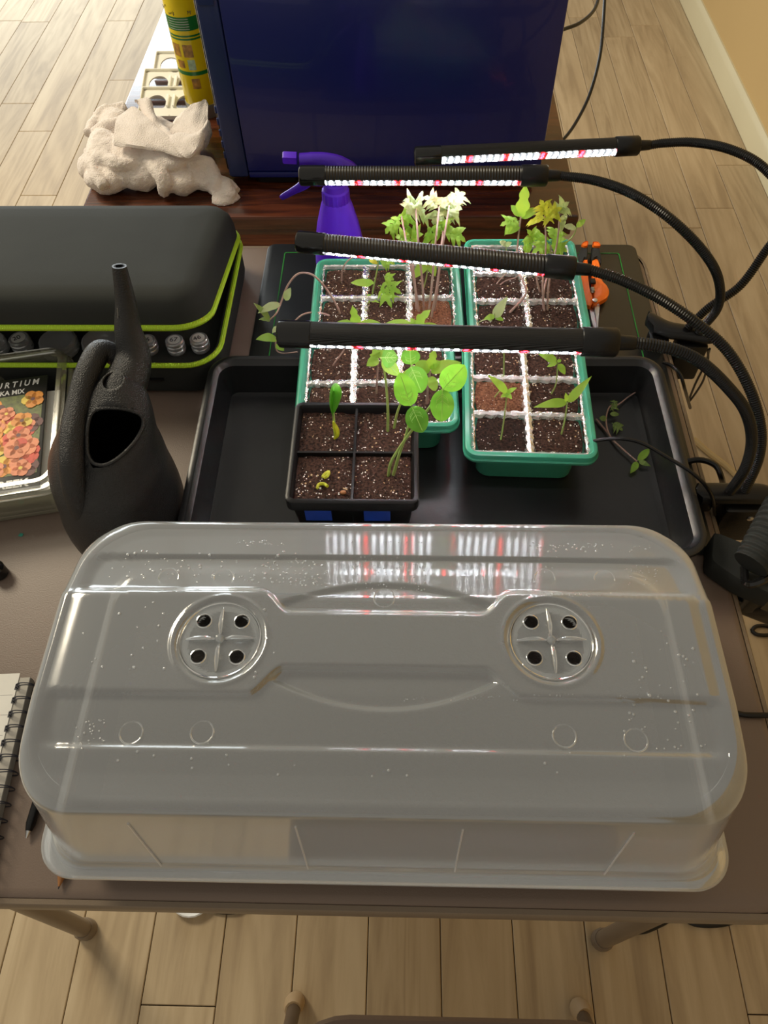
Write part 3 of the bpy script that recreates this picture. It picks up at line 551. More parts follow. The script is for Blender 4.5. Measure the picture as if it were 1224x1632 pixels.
def planter(label, cx, cy, w, d, cols, rows, z0, rot=0, odd=None, seed=0):
    t = thing('green_planter', label, 'planter', (cx, cy, z0), (0, 0, rot), 'green seedling planters'); dz = z0 - .004
    pr_ = [(-.036, 0), (-.033, .001), (-.031, .040), (-.0305, .0445), (-.007, .0460), (-.007, .050), (0, .051), (.0004, .054), (-.001, ZR - .006), (-.001, ZR - .005), (-.002, ZR - .001), (-.004, ZR), (-.0065, ZR), (-.009, ZR - .003), (-.010, .0475), (-.033, .046), (-.036, .004), (-.040, .003)]
    # the tub under the rim is narrower than the rim, most of all at the rear
    tm = MB(); tm.loft([[(x, y, z) for x, y in (rr(0, 0, w + 2 * o, d + 2 * o, max(.016 + o, .004), 6) if o > -.0301 else rr(0, -.013, w + 2 * (o + .015), d + 2 * o, .016, 6))] for o, z in pr_]); obj('tray', tm, greenp, t, local=True)
    iw, id_ = w - .0225, d - .0225; ins = MB(); zt = ZR - .005; R_ = random.Random(seed)
    def strip_(x0, y0, x1, y1, wd):
        n = max(6, int(math.hypot(x1 - x0, y1 - y0) / .0035)); tx, ty = (x1 - x0), (y1 - y0); l = math.hypot(tx, ty); nx, ny = -ty / l, tx / l; g = []
        for i in range(n + 1):
            f = i / n; wv = wd * (1 + .25 * math.sin(i * 1.7 + seed)); row = []
            for k, (s, h) in enumerate(((-.5, -.004), (-.34, .0), (0, .0012), (.34, 0), (.5, -.004))): row.append((x0 + tx * f + nx * s * wv, y0 + ty * f + ny * s * wv, zt + h + R_.uniform(-.0006, .0006)))
            g.append(row)
        ins.loft(g, False, False, closed=False)
    for i in range(cols + 1):
        x = -iw / 2 + iw * i / cols; strip_(x, -id_ / 2, x, id_ / 2, .0105 if 0 < i < cols else .005)
    for j in range(rows + 1):
        y = -id_ / 2 + id_ * j / rows; strip_(-iw / 2, y, iw / 2, y, .0095 if 0 < j < rows else .005)
    obj('cell_insert', ins, insert, t, local=True, smooth=0)
    cw, ch = iw / cols, id_ / rows
    for j in range(rows):
        for i in range(cols):
            soil_block(cw - .0065, ch - .006, 0, 0, 0, seed * 10 + i + j * 3, t, soil2 if (i, j) in (odd or ()) else soil).location = (-iw / 2 + cw * (i + .5), -id_ / 2 + ch * (j + .5), ZR - .0075) if False else (0, 0, 0)
            so = t.children[-1] if False else None
    return t
_sb = soil_block
def soil_block(w, d, cx, cy, z, seed, parent, ma=soil, e=.18):
    inv = WM[parent.name]; WM[parent.name] = Matrix.Identity(4); o = _sb(w, d, cx, cy, z, seed, parent, ma, e); WM[parent.name] = inv; return o
def fill_cells(t, w, d, cols, rows, odd, seed):
    iw, id_ = w - .0225, d - .0225; cw, ch = iw / cols, id_ / rows
    for j in range(rows):
        for i in range(cols): soil_block(cw - .0062, ch - .006, -iw / 2 + cw * (i + .5), -id_ / 2 + ch * (j + .5), ZR - .0078, seed * 10 + i + j * 3, t, {0: soil, 1: soil2, 2: soild}[odd.get((i, j), 0)])
_pl = planter
def planter(label, cx, cy, w, d, cols, rows, z0, rot, odd, seed):
    global soil_block
    keep_ = soil_block; soil_block = lambda *a, **k: bpy.data.objects.new('x', None)
    t = _pl(label, cx, cy, w, d, cols, rows, z0, rot, None, seed); soil_block = keep_; fill_cells(t, w, d, cols, rows, odd, seed); return t
pLB = planter('green planter at back left beside the purple spray bottle', -.0215, .765, .192, .146, 3, 2, .0035, .01, {(2, 0): 1}, 1)
pLF = planter('green planter at front left behind the square black pot', -.0305, .613, .186, .150, 3, 2, .0068, .02, {}, 2)
pRB = planter('green planter at back right beside the orange shears', .1555, .786, .152, .186, 2, 3, .0035, .0, {(0, 2): 2}, 3)
pRF = planter('green planter at front right in the black tray', .1415, .592, .146, .190, 2, 3, .0068, -.03, {(0, 1): 1, (0, 0): 2}, 4)
# ================================================================ SQUARE BLACK POT
bp_ = thing('square_pot', 'square black four-cell pot with cucumber sprouts in front of green planters', 'pot', (-.049, .470, .0068), (0, 0, .0))
PC = (-.0485, .4695); PWd = .129; ZP = .115
obj('shell', MB().tray(*PC, PWd, PWd, .008, [(-.016, .0068), (-.014, .008), (-.005, .100), (-.003, .101), (0, .101), (.0003, .104), (0, ZP - .001), (-.0015, ZP), (-.0045, ZP), (-.0065, ZP - .003), (-.010, ZP - .05), (-.012, ZP - .051)], n=4), blk, bp_)
dv = MB().box(PC[0] - .058, PC[0] + .058, PC[1] - .0012, PC[1] + .0012, ZP - .045, ZP - .0035); dv.box(PC[0] - .0012, PC[0] + .0012, PC[1] - .058, PC[1] + .058, ZP - .045, ZP - .003)
obj('divider', dv, blk, bp_)
WM[bp_.name] = Matrix.Translation(Vector(bp_.location))
for i in (-1, 1):
    for j in (-1, 1): _sb(.0562, .0562, PC[0] + i * .0291, PC[1] + j * .0291, ZP - .0080, 60 + i * 2 + j, bp_, soil, .03)
for x in (-.034, .024): obj('label_tape', MB().box(PC[0] + x - .013, PC[0] + x + .013, PC[1] - PWd / 2 + .0025, PC[1] - PWd / 2 + .0045, .080, .0985), bluetape, bp_)
# ================================================================ PLANTS
def leafm(mb, base, tip, w, nrm=(0, -.45, 1), style='oval', droop=.12, fold=.12, mi=0):
    base, tip = Vector(base), Vector(tip); d = tip - base; L = d.length; t = d.normalized(); n = Vector(nrm); n = (n - t * n.dot(t)).normalized(); s = t.cross(n); N_ = 9 if style == 'oval' else 15; g = []
    for i in range(N_ + 1):
        f = i / N_
        if style == 'oval': ww = w * .5 * (math.sin(PI * min(1, f ** .8)) ** .75 if 0 < f < 1 else .03)
        elif style == 'round': ww = w * .5 * (math.sin(PI * f ** .92) ** .55 if 0 < f < 1 else .04)
        elif style == 'point': ww = w * .5 * (math.sin(PI * f ** .62) ** .9 if 0 < f < 1 else .03)
        else: ww = w * .5 * ((math.sin(PI * f ** .75) ** .7 if 0 < f < 1 else .04) * (.58 + .42 * abs(math.cos(2.6 * PI * f))))
        c = base + d * f - n * droop * L * (f * f) + n * droop * L * .5 * math.sin(PI * f)
        row = []
        for k in (-1, -.5, 0, .5, 1): row.append(c + s * ww * k + n * (abs(k) * ww * fold * 2 - (k * k) * ww * fold * 1.2 + .0003 * math.sin(f * 17 + k)))
        g.append(row)
    mb.loft(g, False, False, closed=False, mi=mi); return g
def compound(base, tip, w, nrm=(0, -.45, 1), rng=R, mbx=None):
    mb = mbx or MB(); base, tip = Vector(base), Vector(tip); d = tip - base; L = d.length; t = d.normalized(); n = Vector(nrm); n = (n - t * n.dot(t)).normalized(); s = t.cross(n)
    mid = base + d * .55 + n * L * .06; mb.tube([base, base + d * .3 + n * L * .05, mid], .0005, 5)
    leafm(mb, mid - d * .1, tip, w * .36, nrm, 'lobed', .22)
    for f, l in ((.16, .40), (.36, .56), (.56, .58)):
        for sg in (-1, 1): b = base + d * f + n * L * .05; leafm(mb, b, b + s * sg * w * l * rng.uniform(.85, 1.2) + t * L * rng.uniform(.2, .34) + n * rng.uniform(-.004, .003), w * .20, nrm, 'point', .25)
    return mb
def seedling(label, stem, sr, leaves, ma, sm=stem_g, group=None, name='seedling', cat='seedling', veins=False):
    stem = [Vector(p) for p in stem]; t = thing(name, label, cat, stem[0], group=group); pts = spl(stem, 6); n = len(pts)
    obj('stem', MB().tube(pts, [lerp(sr, sr * .62, i / n) for i in range(n)], 8), sm, t)
    for lf in leaves:
        b, e, w, st = lf[:4]; nr = lf[4] if len(lf) > 4 and lf[4] else (0, -.45, 1); dp = lf[5] if len(lf) > 5 else .12; mm = lf[6] if len(lf) > 6 else ma
        if st == 'comp': q = obj('leaf', compound(b, e, w, nr), mm, t, smooth=60)
        else:
            mb = MB(); g = leafm(mb, b, e, w, nr, st, dp); q = obj('leaf', mb, mm, t, smooth=60)
            if veins:
                up = Vector(nr).normalized() * .0004; vb = MB(); vb.tube([r[2] + up for r in g[:-1]], .00035, 5)
                for i in (2, 3, 5):
                    for k, sd in ((0, 0), (4, 4)): vb.tube([g[i][2] + up, g[min(i + 2, len(g) - 1)][1 if sd == 0 else 3] + up, g[min(i + 3, len(g) - 1)][1 if sd == 0 else 3] + up], .00022, 4)
                obj('vein', vb, veinm, q)
    return t
SZ = ZR - .0085
def ln(lst, k=None):   # (u, v, y) -> world
    return [PY(*p) for p in lst]
# peppers, front right planter
def Q(u, v, z): return P(u, v, z)
b = P(797, 708, SZ); y = b.y
seedling('slim pepper seedling in front left cell of the front right green planter', [b, PY(803, 670, y + .002), PY(808, 628, y + .006)], .0010, [(PY(808, 626, y + .006), PY(779, 597, y + .012), .009, 'point'), (PY(808, 628, y + .006), PY(799, 632, y - .001), .005, 'oval'), (PY(808, 626, y + .006), PY(822, 618, y + .004), .005, 'oval'), (PY(806, 628, y + .006), PY(815, 634, y - .004), .006, 'oval')], lf_bright)
b = P(893, 699, SZ); y = b.y
seedling('pepper seedling with two long leaves in front right cell of front green planter', [b, PY(900, 670, y + .001), PY(904, 642, y + .004)], .0011, [(PY(903, 641, y + .004), PY(853, 647, y - .006), .0105, 'point'), (PY(905, 641, y + .004), PY(942, 600, y + .016), .0095, 'point'), (PY(903, 640, y + .004), PY(902, 627, y + .006), .005, 'oval')], lf_bright)
b = P(875, 634, SZ); y = b.y
seedling('pepper seedling in middle right cell of the front right green planter', [b, PY(886, 612, y), PY(889, 578, y + .002)], .0010, [(PY(887, 577, y + .002), PY(856, 560, y + .01), .010, 'point'), (PY(890, 580, y + .002), PY(901, 596, y - .008), .008, 'oval'), (PY(888, 578, y), PY(872, 584, y - .003), .005, 'oval'), (PY(888, 577, y), PY(895, 573, y + .003), .004, 'oval')], lf_bright)
b = P(803, 607, SZ); y = b.y
seedling('pepper seedling rising under the front lamp bar in the front right planter', [b, PY(803, 585, y), PY(803, 556, y + .002), PY(800, 535, y + .004)], .0010, [(PY(800, 536, y), PY(776, 528, y + .004), .010, 'point'), (PY(800, 536, y), PY(826, 530, y + .006), .009, 'point')], lf_yel)
b = P(783, 640, SZ); y = b.y
seedling('tiny bare seedling stem in reddish soil of the front right planter', [b, PY(792, 628, y), PY(799, 620, y + .002)], .0008, [(PY(799, 620, y), PY(806, 616, y), .003, 'oval')], lf_dry)
# back right planter
b = P(802, 512, SZ); y = b.y
seedling('seedling with one upright pointed leaf in the back right green planter', [b, PY(799, 511, y), PY(790, 507, y), PY(788, 500, y + .001)], .0009, [(PY(788, 506, y), PY(808, 473, y + .010), .013, 'point', None, .1, lf_pale), (PY(788, 504, y), PY(771, 508, y - .004), .008, 'point'), (PY(790, 506, y), PY(803, 510, y - .004), .006, 'oval'), (PY(786, 512, y - .004), PY(750, 528, y - .012), .014, 'oval', None, .1, lf_pale)], lf_bright)
b = P(804, 506, SZ); y = b.y
seedling('pale leaning stem crossing the cells of the back right green planter', [b, PY(820, 490, y + .01), PY(838, 468, y + .03), PY(832, 445, y + .05), PY(823, 425, y + .07), PY(826, 380, y + .09), PY(830, 345, y + .1)], .0016, [(PY(830, 347, y + .1), PY(838, 295, y + .112), .018, 'lobed'), (PY(829, 352, y + .1), PY(797, 358, y + .095), .024, 'comp'), (PY(829, 345, y + .1), PY(815, 326, y + .11), .011, 'oval'), (PY(829, 356, y + .1), PY(805, 372, y + .09), .014, 'oval'), (PY(831, 348, y + .1), PY(858, 330, y + .11), .012, 'oval')], lf_bright, stem_p)
for i, (bu, bv, tu, tv, lv, lab, mm) in enumerate(((868, 500, 868, 345, ((868, 345, 862, 318), (868, 350, 895, 330), (868, 352, 845, 350), (868, 348, 885, 345)), 'yellowish tomato seedling in the tall clump of back right planter', lf_yel), (872, 498, 892, 338, ((892, 340, 905, 322), (892, 342, 880, 328), (892, 350, 902, 356)), 'pale grey-green tomato seedling at top right of back right clump', lf_pale), (866, 496, 878, 390, ((878, 392, 905, 400), (878, 388, 848, 402), (878, 384, 890, 362), (878, 398, 868, 412), (878, 392, 900, 380)), 'low leafy tomato seedling just above lamp bar in back right planter', lf_bright), (862, 470, 850, 385, ((850, 386, 832, 398), (850, 384, 868, 372), (850, 388, 842, 366)), 'short green tomato seedling left of the back right clump', lf_bright))):
    b = P(bu, bv, SZ); y = b.y; yt = .805 + .006 * i; tp = PY(tu, tv, yt)
    seedling(lab, [b, PY(lerp(bu, tu, .3) - 3, lerp(bv, tv, .3), y + .004), PY(lerp(bu, tu, .7) + 2, lerp(bv, tv, .7), lerp(y, yt, .7)), tp], .0014, [(PY(a[0], a[1], yt), PY(a[2], a[3], yt + R.uniform(-.014, .02)), .024, 'comp') for a in lv], mm, stem_p)
b = P(893, 420, SZ); y = b.y
seedling('curved thin seedling with a pair of round leaves at right of back planter', [b, PY(900, 392, y - .004), PY(914, 375, y - .002), PY(919, 362, y)], .0010, [(PY(918, 364, y), PY(900, 360, y - .004), .009, 'round', None, .1, lf_pale), (PY(919, 362, y), PY(933, 349, y + .004), .008, 'oval')], lf_bright)
for k, pts in enumerate((((788, 458), (795, 448), (806, 436), (815, 425)), ((790, 460), (805, 448), (822, 442), (832, 432)))):
    b = P(*pts[0], SZ); seedling(('thin bent pale stem at left of the back right planter', 'longer bent pale stem beside the thinner one in back right planter')[k], [b] + [PY(u, v, b.y + .006 * i) for i, (u, v) in enumerate(pts[1:], 1)], .0009, [(PY(*pts[-1], b.y + .018), PY(pts[-1][0] + 10, pts[-1][1] - 12, b.y + .022), .007, 'oval')], lf_pale, stem_p)
b = P(812, 425, SZ); seedling('small round-leaved sprout near the top of the back right planter', [b, PY(808, 405, b.y), PY(806, 392, b.y)], .0009, [(PY(808, 392, b.y), PY(797, 384, b.y + .003), .008, 'round'), (PY(806, 392, b.y), PY(815, 386, b.y), .007, 'oval')], lf_pale)
# back left tall clump
cl = (((668, 500), (640, 345), ((640, 348, 612, 372), (640, 345, 632, 360), (640, 350, 662, 352), (640, 346, 655, 340), (640, 355, 650, 372)), 'tall tomato seedling leaning left in the back left planter clump', lf_bright),
      ((676, 498), (662, 328), ((662, 330, 645, 318), (662, 328, 675, 315), (662, 332, 648, 340), (662, 334, 680, 348)), 'tall tomato seedling with broad top leaf, second from left of the clump', lf_pale),
      ((682, 505), (700, 330), ((700, 332, 676, 312), (700, 335, 690, 358), (700, 330, 712, 318), (700, 338, 716, 340)), 'central tomato seedling, tallest stem of the back left clump', lf_pale),
      ((687, 508), (716, 328), ((716, 330, 742, 304), (716, 334, 736, 332), (716, 330, 708, 312), (716, 338, 728, 344)), 'tomato seedling with white-lit upright leaves at right of the left clump', lf_pale),
      ((692, 498), (706, 368), ((706, 370, 690, 386), (706, 368, 744, 384), (706, 370, 700, 352), (706, 370, 724, 362), (706, 372, 672, 376)), 'lower tomato seedling with spreading leaves at base of the left clump', lf_bright),
      ((664, 496), (655, 385), ((655, 386, 640, 398), (655, 386, 672, 372), (655, 384, 630, 376)), 'short tomato seedling half behind the lamp bar in the left clump', lf_bright))
for bb, tt, lv, lab, mm in cl:
    b = P(*bb, SZ); y = b.y; yt = .812 if tt[1] < 350 else .79; tp = PY(*tt, yt)
    seedling(lab, [b, PY(lerp(bb[0], tt[0], .25) + 1, lerp(bb[1], tt[1], .25), y), PY(lerp(bb[0], tt[0], .65), lerp(bb[1], tt[1], .65), y + .006), tp], .0016, [(PY(a[0], a[1], yt), PY(a[2], a[3], yt + R.uniform(-.012, .022)), .027, 'comp') for a in lv], mm, stem_p)
b = P(672, 470, SZ); seedling('small rounded leaves hanging below the lamp bar in the left clump', [b, PY(680, 440, b.y), PY(682, 418, b.y)], .0010, [(PY(680, 420, b.y), PY(660, 440, b.y - .02), .014, 'oval', None, .2), (PY(683, 418, b.y), PY(694, 438, b.y - .015), .012, 'oval', None, .2)], lf_bright)
# fern-like tomato plant
b = P(593, 470, SZ); y = b.y
seedling('tomato seedling with feathery drooping leaves left of centre in back left planter', [b, PY(597, 450, y), PY(602, 425, y + .002), PY(604, 405, y + .004)], .0012, [(PY(593, 453, y), PY(560, 449, y - .004), .011, 'oval'), (PY(596, 452, y), PY(578, 446, y + .002), .007, 'oval'), (PY(594, 466, y - .004), PY(588, 502, y - .03), .028, 'comp'), (PY(603, 412, y + .004), PY(630, 420, y - .002), .022, 'comp'), (PY(603, 455, y), PY(640, 466, y - .01), .026, 'comp'), (PY(612, 440, y), PY(628, 446, y - .004), .018, 'comp'), (PY(606, 460, y), PY(624, 488, y - .03), .022, 'comp'), (PY(604, 408, y), PY(588, 398, y + .006), .014, 'comp')], lf_bright)
b = P(544, 452, SZ); y = b.y
seedling('thin pinkish seedling arching right under the lamp bar, back left planter', [b, PY(546, 430, y - .001), PY(556, 414, y), PY(572, 409, y), PY(590, 413, y - .004)], .0011, [(PY(588, 412, y - .004), PY(602, 420, y - .01), .008, 'oval')], lf_yel, stem_p)
b = P(542, 503, SZ); y = b.y
seedling('long pinkish tomato stem arching out over the left edge of back planter', [b, PY(538, 490, y), PY(524, 466, y + .004), PY(507, 445, y), PY(492, 436, y - .01), PY(474, 437, y - .015), PY(458, 456, y - .02), PY(448, 482, y - .03), PY(440, 500, y - .04), PY(428, 511, y - .04)], .0015, [(PY(455, 479, y - .03), PY(462, 459, y - .025), .010, 'oval'), (PY(447, 484, y - .03), PY(412, 496, y - .05), .011, 'oval'), (PY(430, 510, y - .04), PY(408, 484, y - .05), .008, 'oval', None, .1, lf_dry), (PY(430, 510, y - .04), PY(414, 508, y - .05), .007, 'point', None, .1, lf_dry)], lf_pale, stem_p)
b = P(532, 506, SZ); y = b.y
seedling('pinkish stem bending left behind the front lamp bar to low leaves', [b, PY(515, 500, y), PY(498, 498, y), PY(480, 503, y - .004), PY(462, 520, y - .01), PY(442, 535, y - .03), PY(440, 556, y - .04), PY(450, 563, y - .045), PY(474, 561, y - .05)], .0013, [(PY(442, 540, y - .03), PY(411, 538, y - .05), .013, 'oval'), (PY(444, 520, y - .02), PY(434, 530, y - .03), .007, 'oval', None, .1, lf_pale), (PY(441, 548, y - .04), PY(452, 558, y - .05), .010, 'oval')], lf_bright, stem_p)
for k, (bb, lv) in enumerate((((566, 530), ((566, 519, 533, 514, .011, 'oval'), (570, 519, 608, 514, .012, 'oval'), (568, 518, 562, 489, .013, 'lobed'), (568, 518, 575, 508, .006, 'oval'))), ((662, 535), ((660, 521, 615, 513, .013, 'oval'), (664, 522, 709, 522, .012, 'oval'), (663, 518, 684, 494, .014, 'lobed'), (662, 520, 655, 507, .008, 'oval'))))):
    b = P(*bb, SZ); y = b.y + .005
    seedling(('young pepper seedling at left just above the front lamp bar', 'young pepper seedling at centre just above the front lamp bar')[k], [b, PY(bb[0], 524, y), PY(lv[0][0], lv[0][1], y)], .0010, [(PY(a[0], a[1], y), PY(a[2], a[3], y + .004), a[4], a[5]) for a in lv], lf_bright)
# front left planter
b = P(600, 634, SZ); y = b.y
seedling('tomato seedling behind the black pot in the front left planter', [b, PY(601, 605, y), PY(603, 572, y + .002)], .0012, [(PY(603, 572, y), PY(585, 582, y - .01), .012, 'oval'), (PY(603, 571, y), PY(590, 565, y), .008, 'oval'), (PY(604, 570, y), PY(612, 558, y + .006), .012, 'oval'), (PY(603, 570, y), PY(594, 556, y + .006), .010, 'point')], lf_bright, stem_p)
b = P(680, 650, SZ); y = b.y
seedling('tomato seedling with small lobed leaves right of the cucumber leaves', [b, PY(682, 620, y), PY(686, 590, y)], .0016, [(PY(686, 592, y), PY(730, 576, y - .01), .014, 'oval'), (PY(686, 588, y), PY(692, 558, y + .006), .012, 'lobed'), (PY(686, 590, y), PY(662, 577, y), .014, 'oval'), (PY(686, 586, y), PY(700, 575, y), .010, 'lobed'), (PY(685, 600, y), PY(694, 622, y - .015), .012, 'round'), (PY(686, 590, y), PY(644, 592, y - .01), .012, 'oval')], lf_bright, stem_p)
b = P(527, 590, SZ); seedling('leaning bare pinkish stem at the back of the front left planter', [b, PY(535, 576, b.y), PY(548, 558, b.y + .005), PY(556, 540, b.y + .01)], .0012, [(PY(556, 541, b.y + .01), PY(570, 530, b.y + .01), .008, 'oval')], lf_pale, stem_p)
# cucumbers in black pot
ZS = ZP - .0085
b = P(618, 687, ZS); y = b.y
seedling('cucumber sprout in the back right cell, leaves up near lamp bar', [b, PY(618, 650, y), PY(614, 600, y + .004), PY(607, 570, y + .006)], .0015, [(PY(608, 570, y + .006), PY(634, 570, y + .004), .019, 'oval', (0, -.7, .8)), (PY(609, 574, y + .006), PY(637, 598, y - .006), .013, 'oval', (0.3, -.7, .8), .1, lf_bright)], lf_cuc, veins=True)
b = P(628, 683, ZS); y = b.y
seedling('cucumber sprout with two dark leaves behind the brightest pair', [b, PY(634, 655, y), PY(648, 620, y - .002), PY(656, 582, y)], .0014, [(PY(655, 584, y), PY(672, 626, y - .016), .0225, 'round', (0, -.9, .6), .05), (PY(655, 581, y), PY(653, 554, y + .006), .018, 'round', (0, -.9, .6), .05)], lf_cuc, veins=True)
b = P(627, 757, ZS); y = b.y
seedling('cucumber sprout with two oval leaves in front right cell of black pot', [b, PY(636, 725, y + .002), PY(648, 690, y + .004), PY(656, 650, y + .006)], .0017, [(PY(654, 647, y + .006), PY(638, 596, y + .014), .0205, 'round', (0, -.8, .7), .06), (PY(656, 648, y + .006), PY(674, 689, y - .012), .0205, 'round', (0, -.8, .7), .06)], lf_cuc, veins=True)
b = P(619, 758, ZS); y = b.y
seedling('tallest cucumber sprout leaning right with leaves beyond the pot edge', [b, PY(624, 735, y), PY(646, 700, y + .002), PY(680, 655, y + .006), PY(706, 620, y + .008)], .0017, [(PY(705, 620, y + .008), PY(704, 673, y - .008), .021, 'round', (0, -.8, .7), .06), (PY(706, 620, y + .008), PY(740, 583, y + .014), .0225, 'round', (0, -.8, .7), .06)], lf_cuc, veins=True)
b = P(534, 699, ZS); y = b.y
sp = thing('seedling', 'hooded pale green sprout with closed seed leaves in the black pot', 'seedling', b)
obj('stem', MB().tube(spl([b, PY(533, 680, y), PY(531, 655, y), PY(530, 635, y)], 6), .0013, 8), stem_g, sp)
hd = MB(); hd.tube(spl([PY(531, 662, y), PY(528, 645, y - .001), PY(530, 625, y - .002), PY(534, 618, y - .003), PY(538, 628, y - .004), PY(535, 645, y - .004), PY(532, 657, y - .003)], 5), [.0012 + .0034 * math.sin(PI * i / 30) for i in range(31)], 10, flat=.6); obj('leaf', hd, lf_cuc, sp, label='closed hooded seed leaves')
hd = MB(); hd.tube(spl([PY(531, 672, y - .003), PY(536, 685, y - .003), PY(537, 694, y - .003), PY(533, 699, y - .002)], 5), [.0008, .0014, .002, .0026, .003, .003, .003, .0028, .0026, .0024, .0022, .002, .0018, .0014, .0012, .001], 8); obj('leaf', hd, lf_yel, sp)
for k, pts in enumerate((((514, 760), (518, 755), (524, 752), (522, 758), (516, 762)), ((506, 778), (508, 772), (516, 771), (522, 775)))):
    mb = MB(); c = [P(u, v, ZS + .003 + .001 * (i % 2)) for i, (u, v) in enumerate(pts)]; mb.tube(spl(c, 4), .0016, 8); mb.tube([P(pts[0][0], pts[0][1], ZS - .003), c[0]], .0012, 6)
    tag(obj('seedling', mb, lf_yel, loc=tuple(c[0])), ('tiny curled yellow-green sprout emerging in front left pot cell', 'tiny pale sprout lowest in the front left pot cell')[k], 'seedling')
pb = P(547, 785, ZS + .001); mb = MB(); ell(mb, pb, (.0034, .0026, .0022), n=8); tag(obj('bark_chip', mb, pencilw), 'small brown bark chip on soil in front left pot cell', 'chip')
# wilted seedlings lying in the tray
TZ = .009
seedling('uprooted wilted seedling lying in the black tray, feathery top leaves', [P(950, 668, TZ), P(967, 688, TZ + .001), P(975, 700, TZ), P(968, 685, TZ + .003), P(966, 665, TZ + .006), P(972, 648, TZ + .006), P(985, 645, TZ + .004), P(1005, 630, TZ + .002), P(1030, 616, TZ)], .0012, [(P(980, 650, TZ + .006), P(978, 636, TZ + .006), .010, 'comp'), (P(967, 668, TZ + .006), P(956, 666, TZ + .008), .007, 'round'), (P(972, 660, TZ + .006), P(988, 660, TZ + .004), .006, 'oval'), (P(975, 674, TZ + .003), P(993, 686, TZ + .002), .015, 'comp'), (P(972, 654, TZ + .006), P(985, 645, TZ + .008), .010, 'comp')], lf_dry, stem_p)
seedling('uprooted seedling lying in the black tray, two yellow-green end leaves', [P(975, 700, TZ), P(988, 712, TZ + .002), P(1003, 725, TZ + .002), P(1015, 735, TZ + .004)], .0013, [(P(1016, 734, TZ + .004), P(1037, 714, TZ + .006), .009, 'oval'), (P(1016, 736, TZ + .004), P(1006, 753, TZ + .003), .008, 'oval'), (P(1018, 735, TZ + .004), P(1038, 743, TZ + .002), .006, 'point', None, .1, lf_dry)], lf_bright, stem_p)
# ================================================================ GROW LAMPS
led = led_mat('led_chips', 30)
lens = plastic_film('clear_lens', (.9, .9, .95), .9, .08, .3, .05)
barm = ribbed('ribbed_lamp_housing', (.012, .012, .012), .3, 1, 9000, .5)
barm2 = ribbed('grilled_lamp_housing', (.022, .022, .024), .3, 0, 1900, .7)
def bar(parent, A, B, capA, ang, r=.0108, ma=barm, seed=0):
    # A: free end, B: end that joins the gooseneck; ang: where the LED face centre points, degrees above straight-down towards the viewer
    A, B = Vector(A), Vector(B); x = (B - A).normalized(); L = (B - A).length
    c0 = math.radians(ang); dwn = Vector((0, -math.sin(c0), -math.cos(c0))); dwn = (dwn - x * dwn.dot(x)).normalized(); sd = x.cross(dwn)
    M = Matrix((x, sd, -dwn)).transposed().to_4x4(); M.translation = A; q0 = M.to_euler()
    # local frame: X along the bar, -Z out of the LED face
    def ringp(xx, rr_, a0, a1, n): return [(xx, rr_ * math.sin(a), -rr_ * math.cos(a)) for a in [a0 + (a1 - a0) * i / n for i in range(n + 1)]]
    W = PI * .30; hs = MB(); rg = []
    for xx in (.02, L - .03):
        out = ringp(xx, r, W, 2 * PI - W, 22); rg.append(out)
    hs.loft(rg)
    root = WM[parent.name].inverted() @ M
    def put(name, mb, ma_, par):
        vs = [root @ Vector(v) for v in mb.v]; m2 = MB(); m2.v = [tuple(v) for v in vs]; m2.f = mb.f; m2.mi = mb.mi; return obj(name, m2, ma_, par, local=True, smooth=40)
    lb = put('light_bar', hs, ma, parent)
    # LED board keeps its own X axis for the chip pattern
    fz = -r * math.cos(W) ; hw = r * math.sin(W) * .82
    lm = MB(); lm.box(0, L - .052, -hw, hw, 0, .0006)
    lo = obj('led_strip', lm, led, None, loc=(0, 0, 0), smooth=0); lo.parent = lb; lo.matrix_local = root @ Matrix.Translation((.021, 0, fz - .0012)); lo['label'] = 'glowing strip of white and red chips'
    cv = MB(); n = 10; g1 = ringp(.020, r, -W, W, n); g2 = ringp(L - .030, r, -W, W, n); cv.loft([g1, g2], False, False, closed=False); put('lens', cv, lens, lb)
    e1 = MB(); rc = r * 1.07
    e1.loft([[(xx, rr_ * math.sin(2 * PI * i / 24), -rr_ * math.cos(2 * PI * i / 24)) for i in range(24)] for xx, rr_ in ((0, rc * .8), (.0015, rc * .96), (.004, rc), (capA, rc), (capA + .001, rc * .97))]); put('end_cap', e1, blkgloss, lb)
    e2 = MB(); e2.loft([[(xx, rr_ * math.sin(2 * PI * i / 24), -rr_ * math.cos(2 * PI * i / 24)) for i in range(24)] for xx, rr_ in ((L - .031, rc * .97), (L - .030, rc * 1.04), (L - .002, rc * 1.04), (L, rc * .92), (L + .0005, .0066), (L + .014, .006), (L + .015, .0055))]); put('collar', e2, blk, lb)
    return B + x * .015
def neck(parent, pts, r=.0056):
    c = even(spl(pts, 16), .00125); rs = [r * (1.0 if i % 2 else .86) for i in range(len(c))]
    return obj('gooseneck', MB().tube(c, rs, 12), blk, parent, smooth=20)
